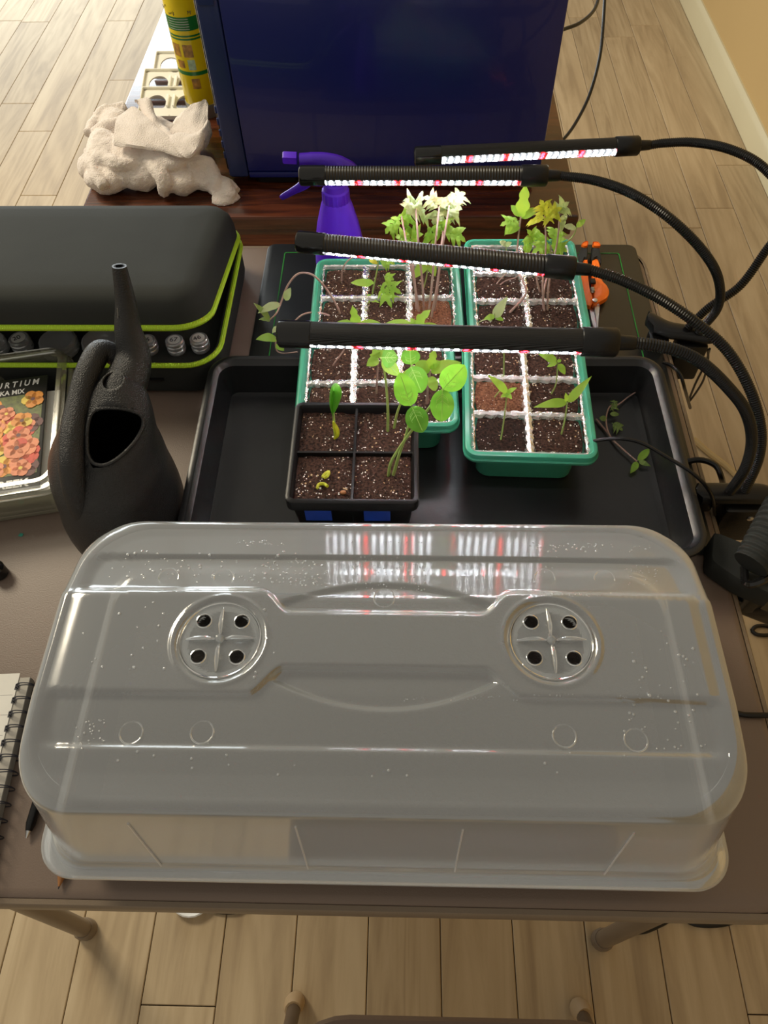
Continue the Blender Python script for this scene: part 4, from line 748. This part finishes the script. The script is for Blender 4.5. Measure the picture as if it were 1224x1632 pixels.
def clampbody(parent, x0, x1, y, yslant, z, hooked):
    # long rounded top plate reaching over the table edge, jaw beneath, screw knob
    mb = MB(); n = 10; rings = []
    for i in range(17):
        f = i / 16; x = lerp(x0, x1, f); yy = y + yslant * (f - .5) + (.012 * (1 - sstep(0, .35, f)) if hooked else 0); hw = .0135 * (math.sqrt(max(0.02, 1 - (2 * max(0, f - .82) / .36) ** 2)) if f > .82 else 1) * (math.sqrt(max(.05, 1 - ((.08 - f) / .08) ** 2)) if f < .08 else 1) * (1 if not hooked else lerp(1.5, 1, sstep(0, .45, f)))
        rings.append([(x, yy + hw * math.cos(2 * PI * k / 16), z + .008 * math.sin(2 * PI * k / 16) * (1 if abs(math.sin(2 * PI * k / 16)) < .9 else .92)) for k in range(16)])
    mb.loft(rings); cb = obj('clamp', mb, blk, parent)
    obj('clamp_jaw', MB().box(.3555, x1 - .008, y - .019, y + .008, -.045, z - .0085, b=.003), blk, cb); obj('clamp_pad', MB().box(.325, .3528, y - .012, y + .008, -.060, -.0345, b=.002), blk, cb)
    obj('screw', MB().lathe([(.0035, 0), (.0035, .0012), (.001, .002)], (x0 + (x1 - x0) * .74, y - .019, z - .020), 12, axis=(0, -1, 0)), steel, cb)
    obj('foot_pad', MB().box(x0 + .002, .345, y - .010, y + .012, .0005, z - .006, b=.003), blk, cb)
    return cb
g1 = thing('grow_lamp', 'two-arm black clip-on grow lamp on the rear table corner, furthest bars', 'lamp', (.36, .735, 0))
A, B = P(660, 249, .165), P(1018, 232, .165); e = bar(g1, A, B, .045 if False else .033, 55)
neck(g1, [e, P(1060, 228, .172), P(1105, 227, .185), P(1160, 237, .20), P(1212, 263, .2), P(1250, 310, .185), P(1252, 360, .155), P(1224, 395, .125), P(1180, 455, .085), P(1130, 490, .058), P(1095, 524, .032)])
A, B = P(477, 280, .19), P(872, 280, .19); e = bar(g1, A, B, .030, 38, ma=barm2)
neck(g1, [e, P(950, 288, .2), P(1010, 310, .208), P(1070, 350, .2), P(1120, 400, .17), P(1145, 445, .13), P(1144, 490, .08), P(1114, 528, .032)])
clampbody(g1, .318, .402, .740, -.018, .024, True)
g2 = thing('grow_lamp', 'two-arm black clip-on grow lamp on right table edge beside black tray, nearer bars', 'lamp', (.36, .484, 0))
A, B = P(473, 385, .2), P(917, 428, .2); e = bar(g2, A, B, .030, 24, ma=barm2)
neck(g2, [e, P(990, 446, .203), P(1050, 475, .204), P(1110, 515, .195), P(1160, 560, .175), P(1195, 620, .145), P(1212, 680, .11), P(1209, 730, .075), P(1187, 782, .030)])
A, B = P(443, 532, .25), P(984, 546, .25); e = bar(g2, A, B, .028, 27, r=.0112)
neck(g2, [e, P(1040, 550, .249), P(1080, 559, .245), P(1118, 578, .233), P(1158, 615, .205), P(1188, 655, .17), P(1198, 700, .125), P(1188, 745, .08), P(1163, 784, .030)])
clampbody(g2, .322, .408, .484, 0, .024, False)
def cable(label, pts, r, ma=blk, name='cable', parent=None, n=8, k=8):
    mb = MB().tube(spl(pts, k), r, n)
    if parent: return obj(name, mb, ma, parent)
    return tag(obj(name, mb, ma), label, 'cable')
cable(None, [P(1128, 557, .0), P(1128, 575, -.03), P(1120, 608, -.09), P(1098, 640, -.16), P(1108, 612, -.10), P(1124, 580, -.05), P(1131, 556, .0)], .0016, parent=g1)
cable(None, [P(1215, 815, .01), P(1214, 845, -.02), P(1200, 880, -.09), P(1180, 910, -.2)], .0018, parent=g2)
cable('black cable curving over table edge beside the black tray rear', [P(1056, 578, .003), P(1070, 583, .003), P(1084, 597, .004), P(1092, 622, -.02), P(1100, 650, -.12)], .0022)
cable('thick black cable looping from black tray over edge by front clamp', [P(1085, 738, .004), P(1115, 733, .008), P(1140, 742, .01), P(1150, 762, .002), P(1153, 780, -.05)], .0035)
cable('thin black probe cable arching from green planter across the black tray', [P(935, 712, .058), P(948, 703, .068), P(985, 699, .08), P(1022, 706, .08), P(1065, 730, .075), P(1105, 755, .07), P(1132, 785, .05), P(1140, 820, .0)], .0021)
cable('long black cable hanging from the blue tower down to the floor, right side', [PY(965, -30, 1.62), PY(962, 30, 1.55), PY(956, 90, 1.5), PY(940, 150, 1.44), PY(918, 195, 1.38), PY(896, 224, 1.33), PY(872, 240, 1.30)], .0030)
cable('short black cable leaving the blue tower upper right side', [PY(895, 48, 1.38), PY(925, 36, 1.42), PY(948, 14, 1.48), PY(958, -20, 1.55)], .0030)
cable('beige cord lying on the floor right of the card table', [P(1105, 700, FZ + .006), P(1130, 722, FZ + .006), P(1160, 745, FZ + .006), P(1190, 775, FZ + .006), P(1224, 800, FZ + .006)], .007, cordw)
cable('small black cable loop on the floor right of the table', [P(1198, 1005, FZ + .004), P(1206, 998, FZ + .004), P(1224, 998, FZ + .004), P(1240, 1006, FZ + .004), P(1224, 1012, FZ + .004), P(1206, 1011, FZ + .004), P(1198, 1005, FZ + .004)], .004)
cable('pair of black wires crossing the table right edge beside the dome', [P(1165, 1134, .003), P(1185, 1139, .003), P(1205, 1140, .003), P(1224, 1140, .003), P(1250, 1141, .003)], .0028)
cable('black cable curl on the floor beneath the table front right', [P(1010, 1486, FZ + .005), P(1030, 1484, FZ + .005), P(1055, 1473, FZ + .005), P(1080, 1462, FZ + .005), P(1110, 1474, FZ + .005), P(1150, 1474, FZ + .005), P(1190, 1462, FZ + .005)], .0035)
cable('black cable curl on the floor beneath the table front left', [P(322, 1444, FZ + .005), P(345, 1452, FZ + .005), P(372, 1453, FZ + .005), P(395, 1446, FZ + .005)], .004)
p = P(310, 1422, FZ); tag(obj('plastic_dish', MB().lathe([(.028, 0), (.034, .003), (.04, .014), (.038, .016), (.03, .005), (.01, .003)], p, 24), white), 'small white plastic dish on the floor just under table front edge', 'dish')
# ================================================================ CLIP-ON DEVICE AT RIGHT EDGE
dv_ = thing('clip_fan', 'black clip-on device with ribbed curved shell at the right table edge', 'fan', (.35, .40, 0))
c = [P(1137, 846, .03), P(1192, 868, .03), P(1250, 905, .03), P(1236, 950, .03), P(1180, 925, .03), P(1133, 893, .03)]
def slab(pts, z0, z1, rnd=.006):
    cx = sum(p.x for p in pts) / len(pts); cy = sum(p.y for p in pts) / len(pts); rg = []
    poly = []
    for i, p in enumerate(pts):
        a = pts[i - 1]; b2 = pts[(i + 1) % len(pts)]; d1 = (a - p).normalized() * rnd; d2 = (b2 - p).normalized() * rnd
        poly += [(p.x + d1.x, p.y + d1.y), ((p.x * 2 + (p.x + d1.x) + (p.x + d2.x)) / 4, (p.y * 2 + (p.y + d1.y) + (p.y + d2.y)) / 4), (p.x + d2.x, p.y + d2.y)]
    for s, z in ((.96, z0), (1, z0 + .002), (1, z1 - .002), (.97, z1)): rg.append([(cx + (x - cx) * s, cy + (y - cy) * s, z) for x, y in poly])
    return MB().loft(rg)
obj('base_plate', slab(c, .002, .03), softblk, dv_)
c2 = [P(1170, 925, -.02), P(1180, 925, -.02), P(1260, 965, -.02), P(1260, 985, -.02), P(1178, 950, -.02)]
obj('lower_jaw', slab([P(1168, 905, -.03), P(1262, 945, -.03), P(1262, 985, -.03), P(1176, 952, -.03)], -.06, -.036, .004), blkgloss, dv_)
sh = MB(); rings = []; ax0 = P(1196, 900, .055); ax1 = P(1262, 820, .075)
u_ = (ax1 - ax0).normalized()
obj('clamp_link', MB().box(.372, .392, .375, .395, -.050, .010, b=.002), blk, dv_)
nR = 40
pts = [ax0 + (ax1 - ax0) * (i / nR) for i in range(nR + 1)]
obj('ribbed_shell', MB().tube(pts, [(.0175 + .012 * (i / nR)) * (1 if i % 4 < 2 else .93) for i in range(nR + 1)], 22), softblk, dv_, smooth=15)
obj('bracket', MB().tube(spl([P(1186, 905, .035), P(1190, 930, .04), P(1215, 925, .045), P(1245, 905, .05)], 6), .0042, 8), blkgloss, dv_)
# ================================================================ PRUNING SHEARS
ps = thing('pruning_shears', 'orange and black pruning shears lying on the heat mat', 'shears', P(945, 450, .003))
def flat(pts, z0, z1, ma, name, parent=ps):
    q = [P(u, v, .012) for u, v in pts]; cx = sum(p.x for p in q) / len(q); cy = sum(p.y for p in q) / len(q)
    s_ = spl([Vector((p.x, p.y, 0)) for p in q] + [Vector((q[0].x, q[0].y, 0))], 4)[:-1]
    rg = [[(cx + (p.x - cx) * s, cy + (p.y - cy) * s, z) for p in s_] for s, z in ((.8, z0), (1, z0 + .003), (1, z1 - .003), (.78, z1))]
    return obj(name, MB().loft(rg), ma, parent)
flat([(928, 470), (922, 455), (925, 435), (930, 415), (936, 415), (937, 440), (941, 470), (945, 480), (940, 488), (930, 482)], .0035, .016, orange, 'handle')
flat([(944, 416), (952, 413), (957, 430), (960, 450), (970, 462), (968, 474), (955, 482), (945, 486), (944, 470), (943, 440)], .0035, .016, orange, 'handle')
flat([(923, 403), (928, 394), (935, 392), (936, 402), (935, 416), (930, 416), (924, 428), (921, 415)], .004, .017, softblk, 'grip')
flat([(943, 401), (944, 392), (952, 394), (956, 404), (958, 420), (954, 418), (950, 414), (943, 416)], .004, .017, softblk, 'grip')
flat([(925, 397), (929, 393), (935, 392), (935, 398), (930, 400)], .0172, .0195, orange, 'grip_tip'); flat([(943, 393), (951, 393), (955, 399), (948, 400), (943, 398)], .0172, .0195, orange, 'grip_tip')
flat([(938, 480), (948, 484), (952, 500), (953, 528), (950, 528), (943, 505)], .004, .0075, steel, 'blade'); flat([(946, 482), (956, 484), (955, 505), (953, 528), (951, 515)], .0078, .0110, steel, 'blade')
q = P(948, 479, .016); obj('pivot_screw', MB().lathe([(.0036, 0), (.0036, .0014), (.002, .0022)], q, 16), steel, ps)
q = P(944, 450, .016); obj('lock_catch', MB().box(q.x - .004, q.x + .004, q.y - .005, q.y + .005, .016, .0195, b=.001), blk, ps)
hel = [Vector((P(944, 459, .018).x + .0028 * math.cos(i * .8), P(944, 459, .018).y - .0035 * (i / 30), .0175 + .0022 * math.sin(i * .8))) for i in range(60)]; obj('spring', MB().tube(hel, .0005, 5), steel, ps)
# ================================================================ PURPLE SPRAY BOTTLE
sb = thing('spray_bottle', 'purple trigger spray bottle standing on the heat mat behind the planters', 'bottle', (-.091, .893, .003))
bx, by = -.0905, .893
obj('body', MB().lathe([(.030, .003), (.034, .006), (.0355, .02), (.034, .045), (.028, .080), (.0205, .108), (.0165, .118), (.0150, .124)], (bx, by, 0), 28), purple, sb)
cr = MB(); rg = []
for z, r_ in ((.112, .0165), (.114, .0178), (.128, .0172), (.130, .0155), (.137, .0145), (.139, .012)): rg.append([(bx + r_ * (1 + (.05 if (j % 2 and z < .129) else 0)) * math.cos(2 * PI * j / 40), by + r_ * (1 + (.05 if (j % 2 and z < .129) else 0)) * math.sin(2 * PI * j / 40), z) for j in range(40)])
cr.loft(rg); obj('collar', cr, purple, sb)
hd = MB(); hp = [PY(478, 254, by), PY(500, 253, by), PY(522, 254, by), PY(543, 259, by), PY(560, 268, by), PY(566, 278, by)]
hd.tube(spl(hp, 5), [.0088] * 4 + [.0092] * 12 + [.0088] * 6 + [.0075, .0062, .0045, .003], 14, flat=.8); hd.tube([(bx + .004, by, .137), (bx + .002, by, .160), PY(535, 262, by)], [.011, .010, .009], 14)
obj('head', hd, purpled, sb)
q = PY(451, 251, by); q2 = PY(473, 252, by); obj('nozzle', MB().tube([q, q + (q2 - q) * .1, q2], [.0070, .0082, .0082], 6), purple, sb)
obj('trigger', MB().tube(spl([PY(500, 262, by), PY(494, 278, by), PY(484, 294, by), PY(468, 304, by), PY(452, 313, by), PY(448, 316, by)], 5), [.006, .0062, .0065, .0068, .0072, .0078, .0082, .0086, .0086, .008, .0072, .0066, .006, .0056, .0052, .005, .0048, .0046, .0046, .0044, .0042, .004, .0038, .0036, .0034, .003], 10, flat=.55, up=(0, 1, 0)), purpled, sb)
obj('lever_insert', MB().tube([PY(477, 281, by - .004), PY(505, 283, by - .004)], [.006, .0065], 8), blkgloss, sb)
# ================================================================ BLACK ZIP CASE WITH JARS
zc2 = thing('zip_case', 'black hard-shell case with lime green zip, half open', 'case', (-.44, .78, 0))
CW, CD_ = .50, .262; ccx = -.226 - CW / 2 ; ccy = .652 + CD_ / 2 - .003
pr_ = [(-.012, .0005), (-.002, .006), (0, .015), (0, .050), (.0005, .052), (-.002, .053), (-.005, .0525), (-.006, .048), (-.007, .010), (-.012, .008)]
obj('base_shell', MB().tray(ccx, ccy, CW, CD_, .040, pr_, n=8), softblk, zc2)
obj('foam_liner', MB().tray(ccx, ccy, CW - .02, CD_ - .02, .03, [(0, .0085), (0, .030), (-.003, .032)], n=6), softblk, zc2)
zr = [Vector((x, y, .0525)) for x, y in rr(ccx, ccy, CW + .001, CD_ + .001, .04, 8)]; zr.append(zr[0]); obj('base_zip', MB().tube(zr, .0032, 8, False), lime, zc2)
# lid: hinged at the rear edge, front raised
hy, hz = ccy + CD_ / 2, .058; tilt = math.radians(10.5); E = Matrix.Rotation(tilt, 4, 'X')
def lidtf(mb):
    mb.v = [tuple(Vector((p[0], hy, hz)) + (E @ Vector((0, p[1] - hy, p[2])))) for p in mb.v]; return mb
for v in (1,):
    E = Matrix.Rotation(-tilt, 4, 'X')
lid = MB().tray(ccx - .001, ccy + .001, CW - .002, CD_ - .002, .04, [(-.006, .004), (-.004, .0), (0, .0), (0, .006), (-.001, .018), (-.005, .030), (-.013, .0375), (-.030, .040), (-.06, .0405)], n=8)
obj('lid', lidtf(lid), softblk, zc2, smooth=60)
lz = [Vector((x, y, .001)) for x, y in rr(ccx - .001, ccy + .001, CW - .001, CD_ - .001, .04, 8)]; lz.append(lz[0]); obj('lid_zip', lidtf(MB().tube(lz, .0038, 8, False)), lime, zc2)
obj('zip_pull', MB().tray(P(245, 602, .03).x, P(245, 602, .03).y, .026, .010, .004, [(0, .028), (0, .031)], n=3), blk, zc2)
lab_ = {316: '46', 277: '67', 233: '16', 29: '20'}
for u, v, r_ in ((316, 538, .0118), (277, 541, .0118), (233, 541, .0118), (29, 538, .0135), (158, 540, .024), (90, 540, .024), (-10, 540, .0135)):
    q = P(u, v, .052); big = r_ > .02
    t = thing('storage_jar', {316: 'small clear jar with lid label 46, rightmost in the zip case', 277: 'small clear jar with lid label 67 in the zip case', 233: 'small clear jar labelled 16 just right of the watering can spout', 29: 'small clear jar labelled 20 at the left, above the seed box', 158: 'wide clear jar lid just left of the watering can spout', 90: 'wide clear jar lid between the small jar and the watering can', -10: 'small clear jar at the far left frame edge in the zip case'}[u], 'jar', (q.x, q.y, .0325), group='jars in the zip case')
    obj('body', MB().lathe([(r_ * .85, 0), (r_ * .92, .001), (r_ * .92, .0035)], (0, 0, 0), 24), jarm, t, local=True)
    obj('cap', MB().lathe([(r_, .0037), (r_, .007), (r_ * .93, .008), (r_, .009), (r_, .013), (r_ * .93, .014), (r_ * .98, .015), (r_ * .95, .018), (r_ * .86, .0190), (r_ * .8, .0185)], (0, 0, 0), 24), jarm, t, local=True)
    obj('contents', MB().lathe([(r_ * .8, .0012), (r_ * .8, .003)], (0, 0, 0), 16), ink, t, local=True)
    if u in lab_:
        s = obj('sticker', MB().lathe([(r_ * .66, .0192), (r_ * .66, .0195)], (0, 0, 0), 24), white, t, local=True)
        text('lettering', lab_[u], .010, Matrix.Translation((.0, -.0035, .0197)) @ Matrix.Rotation({316: .5, 277: .1, 233: .2, 29: .6}[u], 4, 'Z'), ink, s, align='CENTER')
# ================================================================ WATERING CAN
wc = thing('watering_can', 'small black plastic watering can with tall spout', 'watering can', (-.30, .445, 0))
wcx, wcy = -.298, .452
body = MB(); rg = []
NB = 40
prof = [(.050, .060, 0, 0), (.054, .064, .003, 0), (.060, .071, .025, -.001), (.0615, .073, .055, 0), (.058, .071, .085, .003), (.0565, .066, .112, .007), (.050, .057, .135, .014), (.039, .044, .157, .024), (.026, .028, .176, .034), (.010, .012, .190, .040)]
def cprof(f):
    n = len(prof) - 1; x = f * n; i = min(int(x), n - 1); t = x - i; g = [prof[max(0, i - 1)], prof[i], prof[i + 1], prof[min(n, i + 2)]]
    return tuple(.5 * (2 * g[1][k] + (g[2][k] - g[0][k]) * t + (2 * g[0][k] - 5 * g[1][k] + 4 * g[2][k] - g[3][k]) * t * t + (3 * g[1][k] - g[0][k] - 3 * g[2][k] + g[3][k]) * t ** 3) for k in range(4))
NR_ = 56
for i in range(NR_ + 1):
    rx, ry, z, dy = cprof(i / NR_); sx_ = .024 * sstep(.115, .185, z); rg.append([(wcx + sx_ + rx * math.cos(2 * PI * j / 72), wcy + dy + ry * math.sin(2 * PI * j / 72), max(z, 0)) for j in range(72)])
body.loft(rg, True, False)
# filling hole: cut the faces whose projection from above lies inside a rounded triangle on the rear top
hole = [P(*p, .122) for p in ((141, 668), (152, 652), (200, 652), (228, 664), (230, 676), (215, 705), (185, 733), (158, 748), (144, 742), (138, 700))]
hole = spl(hole + [hole[0]], 6)[:-1]
def inside(x, y, poly):
    c = False; n = len(poly)
    for i in range(n):
        a, b = poly[i], poly[i - 1]
        if (a.y > y) != (b.y > y) and x < (b.x - a.x) * (y - a.y) / (b.y - a.y) + a.x: c = not c
    return c
eye = Vector((0, 0, CH))
def onpl(p, z=.122): p = Vector(p); d = p - eye; return eye + d * ((z - CH) / d.z)
hc = sum(hole, Vector()) / len(hole)
# snap vertices just at the rim on to the outline so the edge is clean
inn = [False] * len(body.v)
for i, v in enumerate(body.v):
    if v[2] > .055: q = onpl(v); inn[i] = inside(q.x, q.y, hole)
def faces_eye(f):
    a, b, c = (Vector(body.v[f[0]]), Vector(body.v[f[1]]), Vector(body.v[f[2]])); return (b - a).cross(c - a).dot(eye - a) > 0
cut = set(f for f in body.f if len(f) == 4 and all(inn[i] for i in f) and faces_eye(f))
kf = [f for f in body.f if f not in cut]; cutv = set(i for f in cut for i in f)
edge_v = set(i for f in kf for i in f if i in cutv)
rimpts = []
for i in edge_v:
    v = Vector(body.v[i]); q = onpl(v); best = min(hole, key=lambda h: (h - q).length); bd = best - q
    body.v[i] = (v.x + bd.x * .95, v.y + bd.y * .95, v.z - bd.length * .0)
body.f = kf; body.mi = [0] * len(kf)
rv = sorted((Vector(body.v[i]) for i in edge_v), key=lambda v: math.atan2((onpl(v) - hc).y, (onpl(v) - hc).x))
rv = [(rv[i - 3] + rv[i - 2] + rv[i - 1] + rv[i] + rv[(i + 1) % len(rv)] + rv[(i + 2) % len(rv)] + rv[(i + 3) % len(rv)]) / 7 for i in range(len(rv))]; rv = rv[::3]; rv = rv + [rv[0]]
obj('opening_rim', MB().tube(spl(rv, 3), .0019, 8, False), canblk, wc)
bo = obj('body', body, canblk, wc, smooth=180)
so_ = bo.modifiers.new('thick', 'SOLIDIFY'); so_.thickness = .0018; so_.offset = -1
spt = spl([Vector((wcx + .022, wcy + .038, .164)), P(212, 575, .180), P(204, 525, .206), P(200, 480, .230), P(190, 424, .262)], 8)
nn = len(spt); radii = [lerp(.0225, .0125, min(1, i / nn / .5)) if i / nn < .5 else lerp(.0125, .0062, (i / nn - .5) / .5) for i in range(nn)]
spm = MB(); spm.tube(spt, radii, 20, False)
inn_ = MB(); inn_.tube(spt[-8:], [max(.003, r_ - .0016) for r_ in radii[-8:]], 20, False)
last = spm.v[-20:]; li = inn_.v[-20:]
spm.add([*last, *li], [(j, (j + 1) % 20, 20 + (j + 1) % 20, 20 + j) for j in range(20)]); spm.add(inn_.v, [f[::-1] for f in inn_.f])
obj('spout', spm, canblk, wc, smooth=60)
hpts = spl([P(205, 592, .165), P(185, 568, .180), P(160, 560, .190), P(141, 592, .187), P(126, 645, .174), P(115, 700, .163), P(115, 755, .145), P(127, 805, .112), P(152, 850, .062)], 8)
nh = len(hpts); obj('handle', MB().tube(hpts, [.0108 + .0012 * math.sin(PI * i / nh) for i in range(nh)], 18, flat=.85, up=(1, 0, .4)), canblk, wc, smooth=60)
obj('seam', MB().tube([p + Vector((-.001, -.001, .0)) for p in [P(*q) for q in ((189, 490, .233), (192, 530, .205), (197, 560, .19), (197, 585, .175))]], .0004, 5), greym, wc)
# ================================================================ CLEAR BOX AND SEED PACKETS
bxr = P(86, 792, .05); ang = math.atan2(.047, .227)
cb = thing('plastic_container', 'clear plastic container of seed packets left of the watering can', 'container', (bxr.x - .114, bxr.y + .094, .0), (0, 0, .205))
WB, DB = .20, .212
obj('body', MB().tray(0, 0, WB, DB, .020, [(-.009, .0005), (-.006, .003), (-.002, .044), (.002, .046), (.004, .048), (.003, .050), (-.002, .049), (-.004, .044), (-.008, .005), (-.012, .003)], n=7), boxm, cb, local=True)
obj('rim', MB().tray(-.004, .004, WB - .004, DB - .004, .020, [(-.003, .051), (.003, .051), (.004, .056), (0, .061), (-.005, .061), (-.006, .056), (-.006, .053)], n=7, cap0=False, cap1=False), boxm, cb, local=True)
def packet(label, cx, cy, z, w, h, rz, tiltx, front=True):
    t = thing('seed_packet', label, 'packet', (cx, cy, z), (tiltx, 0, rz), 'seed packets in the clear container')
    obj('envelope', MB().box(-w / 2, w / 2, -h / 2, h / 2, 0, .003, b=.0008), packm if front else paper, t, local=True); return t
t = packet('black seed packet showing orange and red nasturtium flowers', 0, 0, .0, .115, .158, 0, 0)
pa, pb_ = P(77, 598, .045), P(59, 774, .045); dirv = (pa - pb_); h = .158
rzp = math.atan2(-(pa.x - pb_.x), (pa.y - pb_.y)); t.rotation_euler = (.04, 0, rzp); cen = (pa + pb_) / 2 + Vector((-math.cos(rzp), -math.sin(rzp), 0)) * .0575; t.location = (cen.x, cen.y, .040)
w2, h2 = .0575, (pa - pb_).length / 2; hs_ = h2 / .079
t.children[0].scale = (1, hs_, 1)
fl = MB(); RF = random.Random(5)
y0_, y1_ = -h2 * .73, h2 * .67
fl.add([(-w2, y0_, .0032), (w2 - .004, y0_, .0032), (w2 - .004, y1_, .0032), (-w2, y1_, .0032)], [(0, 1, 2, 3)], 5)
for k in range(90):
    fx, fy, r_ = RF.uniform(-w2 + .009, w2 - .013), RF.uniform(y0_ + .009, y1_ - .009), RF.uniform(.010, .0155); ci = RF.choice((0, 0, 1, 2, 3) if fy > 0 else (0, 3, 3, 1)); 
    if k % 17 == 5: ci = 4
    a0 = RF.uniform(0, 6); z = .0033 + k * .00001
    for q in range(5):
        a = a0 + q * 2 * PI / 5; c_ = (fx + r_ * .5 * math.cos(a), fy + r_ * .5 * math.sin(a)); fl.add([(c_[0] + r_ * .5 * math.cos(2 * PI * i / 9), c_[1] + r_ * .5 * math.sin(2 * PI * i / 9), z) for i in range(9)], [tuple(range(9))], ci if q != 2 else (ci if ci > 3 else (ci + (k % 2) * 2) % 4))
    fl.add([(fx + r_ * .2 * math.cos(2 * PI * i / 7), fy + r_ * .2 * math.sin(2 * PI * i / 7), z + .00001) for i in range(7)], [tuple(range(7))], 4 if k % 2 else 2)
obj('flower_print', fl, pets, t, local=True, smooth=0)
WM[t.name] = Matrix.Identity(4)
text('lettering', 'N A S T U R T I U M', .0125, Matrix.Translation((w2 - .010, h2 * .84, .0034)), white, t, sx=.80, shear=.15, off=.0003)
text('lettering', 'ALASKA MIX', .010, Matrix.Translation((w2 - .026, h2 * .70, .0034)), white, t, sx=.86, off=.0002)
text('lettering', 'CREEK', .0150, Matrix.Translation((w2 - .012, -h2 * .93, .0034)), white, t, off=.0004, label='white lettering')
zt_ = .05
e2 = packet('white paper seed packet peeking out right of the flower packet', cen.x + .012, cen.y - .004, .030, .115, .15, rzp - .03, .04, False)
e3 = packet('plain black seed packet lowest at the right of the container', cen.x + .018, cen.y + .004, .021, .115, .155, rzp - .06, .04)
e4 = packet('dark seed packet filling the container bottom', cen.x + .004, cen.y, .008, .13, .17, rzp, 0)
# ================================================================ NOTEBOOK, PEN, PENCIL, SCRAP
n1, n2 = P(48, 1078, .012), P(-12, 1330, .012); rzn = math.atan2(-(n1.x - n2.x), n1.y - n2.y)
nb = thing('spiral_notebook', 'spiral-bound notebook with ruled handwritten page at left edge', 'notebook', (n1.x, n1.y, 0), (0, 0, rzn))
NW, NH = .15, .20
obj('page_block', MB().box(-NW, 0, -NH, 0, .001, .0105, b=.0006), papere, nb, local=True)
obj('page', MB().box(-NW - .006, -.011, -NH, .004, .0108, .0114), paper, nb, local=True)
rl = MB()
for k in range(9): rl.box(-NW, -.013, -.018 - .0195 * k - .0002, -.018 - .0195 * k + .0002, .01142, .0115)
obj('ruling', rl, inkg, nb, local=True)
hw_ = MB(); xs = -.06
for row, (xe, n_) in enumerate(((-.030, 12), (-.034, 9))):
    hp = [Vector((xe - .0025 * (n_ - i) + .0012 * math.cos(i * 2.1), -.034 - row * .020 + .0016 * math.sin(i * 2.9), .0117)) for i in range(n_)]; hw_.tube(spl(hp, 4), .00028, 4)
obj('handwriting', hw_, ink, nb, local=True)
for k in range(14):
    y = -.010 - .0136 * k; mb = MB()
    for dy in (-.0013, .0013):
        c = [Vector((-.010, y + dy, .0112)), Vector((-.010, y + dy, .0150)), Vector((-.003, y + dy * .9, .0185)), Vector((.005, y + dy * .5, .0165)), Vector((.008, y, .009)), Vector((.005, y, .002)), Vector((-.001, y, .0005))]; mb.tube(spl(c, 4), .00055, 6)
    mb.box(-.0125, -.0088, y - .0028, y + .0028, .0115, .0118); obj('binding_ring', mb, ink, nb, local=True, smooth=60)
pn = thing('pen', 'black ballpoint pen lying beside the notebook by the dome corner', 'pen', P(43, 1325, .005))
a, b = P(42, 1336, .004), P(62, 1270, .006); d = (b - a).normalized()
obj('barrel', MB().tube([a + d * .006, a + d * .012, a + d * .12], [.0028, .0042, .0045], 12), blk, pn); obj('tip', MB().tube([a, a + d * .006], [.0008, .0026], 10), steel, pn)
pe = thing('pencil', 'wooden pencil poking out from under the dome front left corner', 'pencil', P(96, 1400, .004))
a, b = P(93, 1417, .004), P(102, 1380, .004); d = (b - a).normalized()
obj('barrel', MB().tube([a + d * .010, a + d * .0102, a + d * .075], [.0034, .0037, .0037], 6), mat('pencil_paint', lin((.55, .36, .2)), .4, var=(200, .3)), pe, smooth=0); obj('sharpened_cone', MB().tube([a + d * .002, a + d * .010], [.0008, .0034], 10), pencilw, pe); obj('lead', MB().tube([a, a + d * .002], [.0003, .0008], 8), ink, pe)
q = P(33, 853, .0004); tag(obj('plastic_scrap', MB().add([(q.x - .003, q.y - .001, .0006), (q.x + .002, q.y - .002, .0006), (q.x + .003, q.y + .0015, .0012), (q.x - .001, q.y + .0028, .0008), (q.x - .003, q.y - .001, .0002), (q.x + .002, q.y - .002, .0002), (q.x + .003, q.y + .0015, .0008), (q.x - .001, q.y + .0028, .0004)], [(0, 1, 2, 3), (7, 6, 5, 4), (0, 4, 5, 1), (1, 5, 6, 2), (2, 6, 7, 3), (3, 7, 4, 0)]), teal, smooth=0), 'tiny teal plastic scrap on the tabletop below the container', 'scrap')
q = P(-6, 908, .01); tag(obj('black_knob', MB().lathe([(.008, -.01), (.0095, -.008), (.0095, .004), (.007, .007), (.002, .008)], q, 20), blkgloss), 'small black cap at left frame edge on the tabletop', 'cap')
